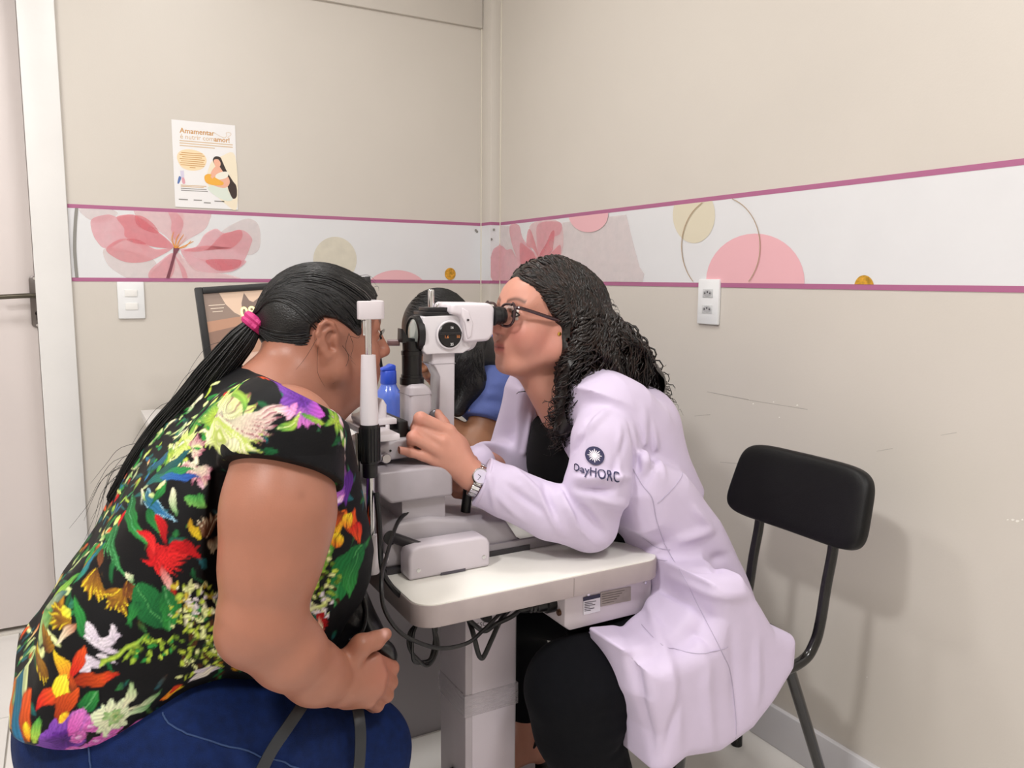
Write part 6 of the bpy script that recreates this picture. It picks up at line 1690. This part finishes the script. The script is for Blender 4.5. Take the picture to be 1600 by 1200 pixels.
for i in range(520):
    q = 1 if rs.rand() < .9 else -1
    e_ = ends[rs.randint(16)] if q > 0 else ends[16+rs.randint(2)]
    E_ = at(e_[0]+rs.normal()*9, e_[1]+rs.normal()*9, e_[2]+rs.normal()*.008)
    fx = rs.uniform(-.10, .075); S_ = HD.p(fx, q*rs.uniform(.0, .05), .122-.9*max(fx, 0)**1.2)
    if i % 3 == 0:
        th_ = rs.rand(); hx_ = np.interp(th_, [0, .3, .55, .8, 1], [.080, .066, .044, .022, .004]); hz_ = np.interp(th_, [0, .3, .55, .8, 1], [.074, .062, .038, .008, -.010]); hy_ = np.interp(th_, [0, .3, .55, .8, 1], [.012, .040, .066, .080, .084])
        S_ = HD.p(hx_+.004*rs.normal(), q*hy_, hz_+.004*rs.normal()); fx = hx_
    bk = (E_[0]-.86)/.2
    mid1 = HD.p(fx*.6-.02-.05*max(bk, 0), q*(.088), .055); mid2 = HD.p(-.02-.09*np.clip(bk, 0, 1)-.02*rs.rand(), q*(.092), -.03)
    base = spline([S_, S_*.4+mid1*.6, mid1, mid2, mid2*.5+E_*.5, E_], 9)
    out = []
    for j_, p in enumerate(base):
        h = bvh_.find_nearest(Vector(p))
        if h[0] is None: out.append(p); continue
        t_ = 1.0 if j_ < 34 else max(0.0, 1-(j_-34)/9.0)
        s_ = np.array(h[0])+np.array(h[1])*.0012
        out.append(s_*t_+p*(1-t_))
    P = curl([np.mean(out[max(0, k-1):k+2], axis=0) for k in range(len(out))], rs.uniform(.006, .0135), rs.uniform(.030, .050), rs.rand()*6.28)
    paths.append(P)
dark, brown = paths[::2], paths[1::2]
strands('curly_strands', dark, HAIRD, hd_, .0021, .0008)
strands('curly_strands', brown, mat('hair_brown_curl', '#2b1c17', .28), hd_, .0017, .0006)
# thick springy locks below ear level
lk = []
for i in range(85):
    e_ = ends[rs.randint(16)]; E_ = at(e_[0]+rs.normal()*8, e_[1]+rs.normal()*8, e_[2]+rs.normal()*.006)
    bk = np.clip((E_[0]-.86)/.2, 0, 1); S_ = HD.p(-.015-.09*bk-.02*rs.rand(), .088+.008*rs.rand(), .03-.07*rs.rand())
    mid = S_*.45+E_*.55+np.array([.004, -.006, .010]); out = []
    bs = spline([S_, S_*.7+E_*.3+np.array([0, -.006, .008]), mid, E_], 14)
    for j_, p in enumerate(bs):
        h = bvh_.find_nearest(Vector(p)); t_ = max(0, 1-j_/26.0)
        out.append((np.array(h[0])+np.array(h[1])*.003)*t_+p*(1-t_))
    lk.append(curl(out, rs.uniform(.006, .010), rs.uniform(.026, .040), rs.rand()*6.28, False))
strands('springy_locks', lk, mat('hair_lock_gloss', '#1a1210', .27), hd_, .0030, .0010, 6)
fr = []
for i in range(150):
    e_ = ends[rs.randint(16)]; E_ = at(e_[0]+rs.normal()*8, e_[1]+rs.normal()*8, e_[2])
    d = np.array([rs.normal()*.010+.006*(1 if e_[0] > 900 else -.6), rs.normal()*.006, -.010+rs.normal()*.008])
    fr.append(curl(spline([E_-d*1.6+np.array([0, 0, .014]), E_-d*.6, E_+d*.4, E_+d], 9), rs.uniform(.004, .008), .022, rs.rand()*6.28, False))
for i in range(60):
    w = rs.uniform(0, 1); S_ = at(*[np.interp(w, [0, .35, .7, 1], z_) for z_ in ([900, 958, 985, 1030], [416, 474, 545, 604])], 1.36)
    d = np.array([rs.uniform(.0, .010), 0, rs.uniform(-.004, .004)])
    fr.append(curl(spline([S_-d*1.5, S_, S_+d*.7, S_+d-np.array([0, 0, .012])], 8), rs.uniform(.003, .005), .022, rs.rand()*6, False))
strands('frizzy_strands', fr, HAIRD, hd_, .00055, .0002)
# ------------------------------------------------------------------ assistant writing at the desk behind
asn = empty('person', 'dark haired woman in a blue polo shirt writing at the desk behind the slit lamp', 'person')
SKIN_C = '#9a6a4c'
HA = HeadFrame(at(686, 528, 1.93), (-.80, -.30, -.52), (-.45, -.10, .88), .98)
NB = at(722, 590, 1.95); SA = at(770, 612, 1.86); EA = at(748, 700, 1.82); SB = np.array([1.12, 2.12, .94])
WA = np.array([.70, 1.90, .748])
F = Field(axis(.50, .0035, 1.0, .005, 1.35), axis(1.68, .0035, 2.06, .006, 2.30), axis(0.0, .012, .66, .004, .70, .0032, 1.14))
head(F, HA, 1.04)
F.cone(HA.p(-.02, 0, -.05), NB, .048, .055, .025)
F.chain([(NB+np.array([.03, .03, -.03]), .075), (np.array([1.10, 1.98, .80]), .09), (np.array([1.14, 1.98, .62]), .09), (np.array([1.14, 1.98, .50]), .10)], .04, 1.35)
F.cone(NB, SA, .055, .05, .03); F.cone(NB, SB, .055, .05, .03)
F.chain([(SA, .050), (EA, .042), (np.array([.86, 1.86, .755]), .036), (WA, .026)], .02)
HN = at(556, 668, 1.90)
KA = [HN+np.array([.035, -.03+.018*k, .012-.004*k]) for k in range(4)]
for p_ in KA: F.cone(WA, p_, .020, .0125, .010)
PE = [at(570, 672, 1.86), at(566, 684, 1.862), at(562, 692, 1.87), at(556, 698, 1.885)]
for k in range(4): finger(F, [KA[k], KA[k]*.4+PE[k]*.6+np.array([0, 0, .010-.004*k]), PE[k]], [.0120, .0105, .0080])
finger(F, [WA+np.array([-.01, -.02, .012]), at(585, 664, 1.87), at(572, 668, 1.858)], [.016, .0115, .0085])
F.chain([(SB, .05), (np.array([1.04, 2.17, .80]), .042), (np.array([.90, 2.10, .755]), .034), (np.array([.80, 2.05, .745]), .026)], .02)
for k in range(4): finger(F, [np.array([.80, 2.03+.017*k, .742]), np.array([.74, 2.02+.018*k, .742]), np.array([.70, 2.02+.018*k, .732])], [.013, .010, .008])
for y_ in (1.90, 2.08):
    F.chain([(np.array([1.14, y_, .50]), .085), (np.array([.80, y_, .50]), .06), (np.array([.82, y_, .10]), .04), (np.array([.72, y_, .04]), .025)], .03)
V, Q = F.mesh(); V = vsmooth(V, Q, 1, .3)
col = np.tile(np.array(lin(SKIN_C)), (len(V), 1)); col = head_colors(V, col, HA, '#7a3f3a', '#9a5a48', '#140e0c')
for p_ in PE[:3]: col = blend(col, 1.6*gauss(V, p_+np.array([-.004, -.004, .002]), .0062), '#e0202c')
npmesh('body', V, Q, skin_mat('skin_assistant', SKIN_C), asn, col)
eye_parts(HA, asn)
F = Field(axis(.86, .005, 1.40), axis(1.70, .004, 2.30), axis(.44, .005, 1.0))
F.chain([(NB+np.array([.03, .03, -.02]), .085), (np.array([1.10, 1.98, .80]), .108), (np.array([1.14, 1.98, .62]), .105), (np.array([1.14, 1.98, .48]), .11)], .04, 1.35)
F.cone(NB+np.array([.02, 0, -.01]), SA, .066, .064, .03); F.chain([(SA, .064), (at(756, 665, 1.83), .064)], .02)
F.cone(NB+np.array([.02, 0, -.01]), SB, .066, .062, .03); F.chain([(SB, .062), (np.array([1.06, 2.16, .84]), .060)], .02)
sd_ = EA-SA; F.cut(at(752, 655, 1.83), sd_, (.80, 1.70, .70), (1.075, 1.905, 1.0))
F.ell(HA.p(-.02, 0, -.10), (.06, .065, .07), None, .02, True)
V, Q = F.mesh(); V = vsmooth(V, Q, 1, .4); N = vnormals(V, Q); D = np.zeros_like(V)
for a, b, am in (((735,595),(790,600),.006), ((725,620),(785,630),-.005), ((730,630),(775,615),.005), ((760,640),(800,650),.006), ((715,650),(760,620),-.005)): D += fold(V, N, at(a[0], a[1], 1.79), at(b[0], b[1], 1.79), .011, am, .5)
shirt = npmesh('polo_shirt', V+D, Q, mat('blue_polo', '#4d5c98', .75, bump=.15, bscale=500), asn)
F = Field(axis(.62, .008, 1.28), axis(1.76, .008, 2.22), axis(.08, .010, .64))
for y_ in (1.90, 2.08): F.chain([(np.array([1.14, y_, .49]), .105), (np.array([.80, y_, .495]), .075), (np.array([.81, y_, .30]), .062), (np.array([.82, y_, .12]), .055)], .03)
V, Q = F.mesh(); npmesh('trousers', V, Q, TRO, asn)
# long straight hair
F = Field(axis(.72, .004, 1.16), axis(1.78, .004, 2.10), axis(.72, .004, 1.18))
F.ell(HA.p(-.014, 0, .030), np.array((.104, .086, .098))*.98, HA.M, .01)
face = [(.25, .060), (.088, .060), (.068, .052), (.046, .02), (.036, -.02), (.028, -.08), (.03, -.14), (.25, -.14)]
pl_ = [HA.p(x, 0, z) for x, z in face]
Mh = HA.M
def facecut(X, Y, Z):
    lx = (X-HA.o[0])*Mh[0][0]+(Y-HA.o[1])*Mh[0][1]+(Z-HA.o[2])*Mh[0][2]
    lz = (X-HA.o[0])*Mh[2][0]+(Y-HA.o[1])*Mh[2][1]+(Z-HA.o[2])*Mh[2][2]
    lim = np.interp(lz, [-.2, -.14, -.08, -.02, .02, .052, .062], [-.01, -.01, -.014, -.010, .012, .048, .12])
    return lim-lx
F.op(facecut, (-9, -9, -9), (9, 9, 9), .010, True)
F.chain([(HA.p(-.03, .06, .0), .045), (at(722, 560, 1.86), .050), (at(735, 600, 1.85), .040), (at(715, 640, 1.84), .020)], .02)
F.chain([(HA.p(-.05, .03, -.02), .065), (at(755, 560, 1.92), .050), (at(765, 590, 1.93), .030)], .03)
F.chain([(HA.p(-.0, .065, -.02), .026), (at(690, 590, 1.84), .024), (at(683, 630, 1.83), .016)], .02)
V, Q = F.mesh(); V = vsmooth(V, Q, 2, .5)
hs = npmesh('hair', V, Q, HAIRB, asn)
bva = BVHTree.FromPolygons([tuple(p) for p in V], [tuple(q) for q in Q]); rs = np.random.RandomState(2); paths = []
for i in range(160):
    x0 = rs.uniform(-.08, .07); s0 = HA.p(x0, rs.uniform(-.02, .03), .12); e0 = at(rs.uniform(680, 765), rs.uniform(585, 640), 1.84)
    P = []
    for p in spline([s0, HA.p(x0-.02, .075, .05), HA.p(min(x0, .02)-.02, .088, -.03), s0*.15+e0*.85+np.array([0, -.01, .03]), e0], 5):
        h = bva.find_nearest(Vector(p)); P.append(np.array(h[0])+np.array(h[1])*.0012)
    paths.append(P)
strands('straight_strands', paths, HAIRB, hs, .0011, .0006)
# embroidered emblem on the shirt front
bvs = BVHTree.FromPolygons([tuple(p.co) for p in shirt.data.vertices], [tuple(q.vertices) for q in shirt.data.polygons])
tv = [(688, 622), (694, 612), (699, 616), (696, 626), (700, 634), (692, 640), (687, 634)]
E_ = [at(x, y, 1.80) for x, y in spline([np.array(q, float) for q in tv], 4, True)]
mb = MB(); out = []
for p in E_:
    h = bvs.find_nearest(Vector(p)); out.append(np.array(h[0])+np.array([-.3, -.9, .1])*.004)
mb.add(out, [tuple(range(len(out)))]); mb.build('embroidered_emblem', mat('emblem_gold', '#d9a428', .5, var=.4, vscale=90), asn)
# her pen
pe = empty('pen', 'clear ballpoint pen held in the writing hand with red nails', 'pen')
p0, p1 = at(566, 690, 1.868), at(532, 640, 1.90)
MB().tube([p0+(p0-p1)*.18, p0+(p0-p1)*.02, p1], [.0006, .0035, .0036], 10).build('barrel', mat('pen_clear', '#dfe6ea', .1, trans=.5), pe, smooth=True)
MB().tube([p1, p1+(p1-p0)*.1], [.0042, .0040], 10).build('cap', mat('pen_white', '#f0f2f4', .3), pe, smooth=True)
# her chair
oc = empty('office_chair', 'black chair under the woman writing at the desk', 'chair')
rbox('seat', (.96, 1.80, .37), (1.34, 2.18, .405), LEA, oc, .02, 3)
rbox('backrest', (1.32, 1.80, .50), (1.36, 2.18, .78), LEA, oc, .015, 3)
for y_ in (1.83, 2.15):
    MB().tube(spline([(1.35, y_, .60), (1.36, y_, .42), (1.37, y_, .01)], 5), .011, 10).build('rear_leg', TUB, oc, smooth=True)
    MB().tube(spline([(1.0, y_, .38), (.98, y_, .2), (.97, y_, .01)], 5), .011, 10).build('front_leg', TUB, oc, smooth=True)
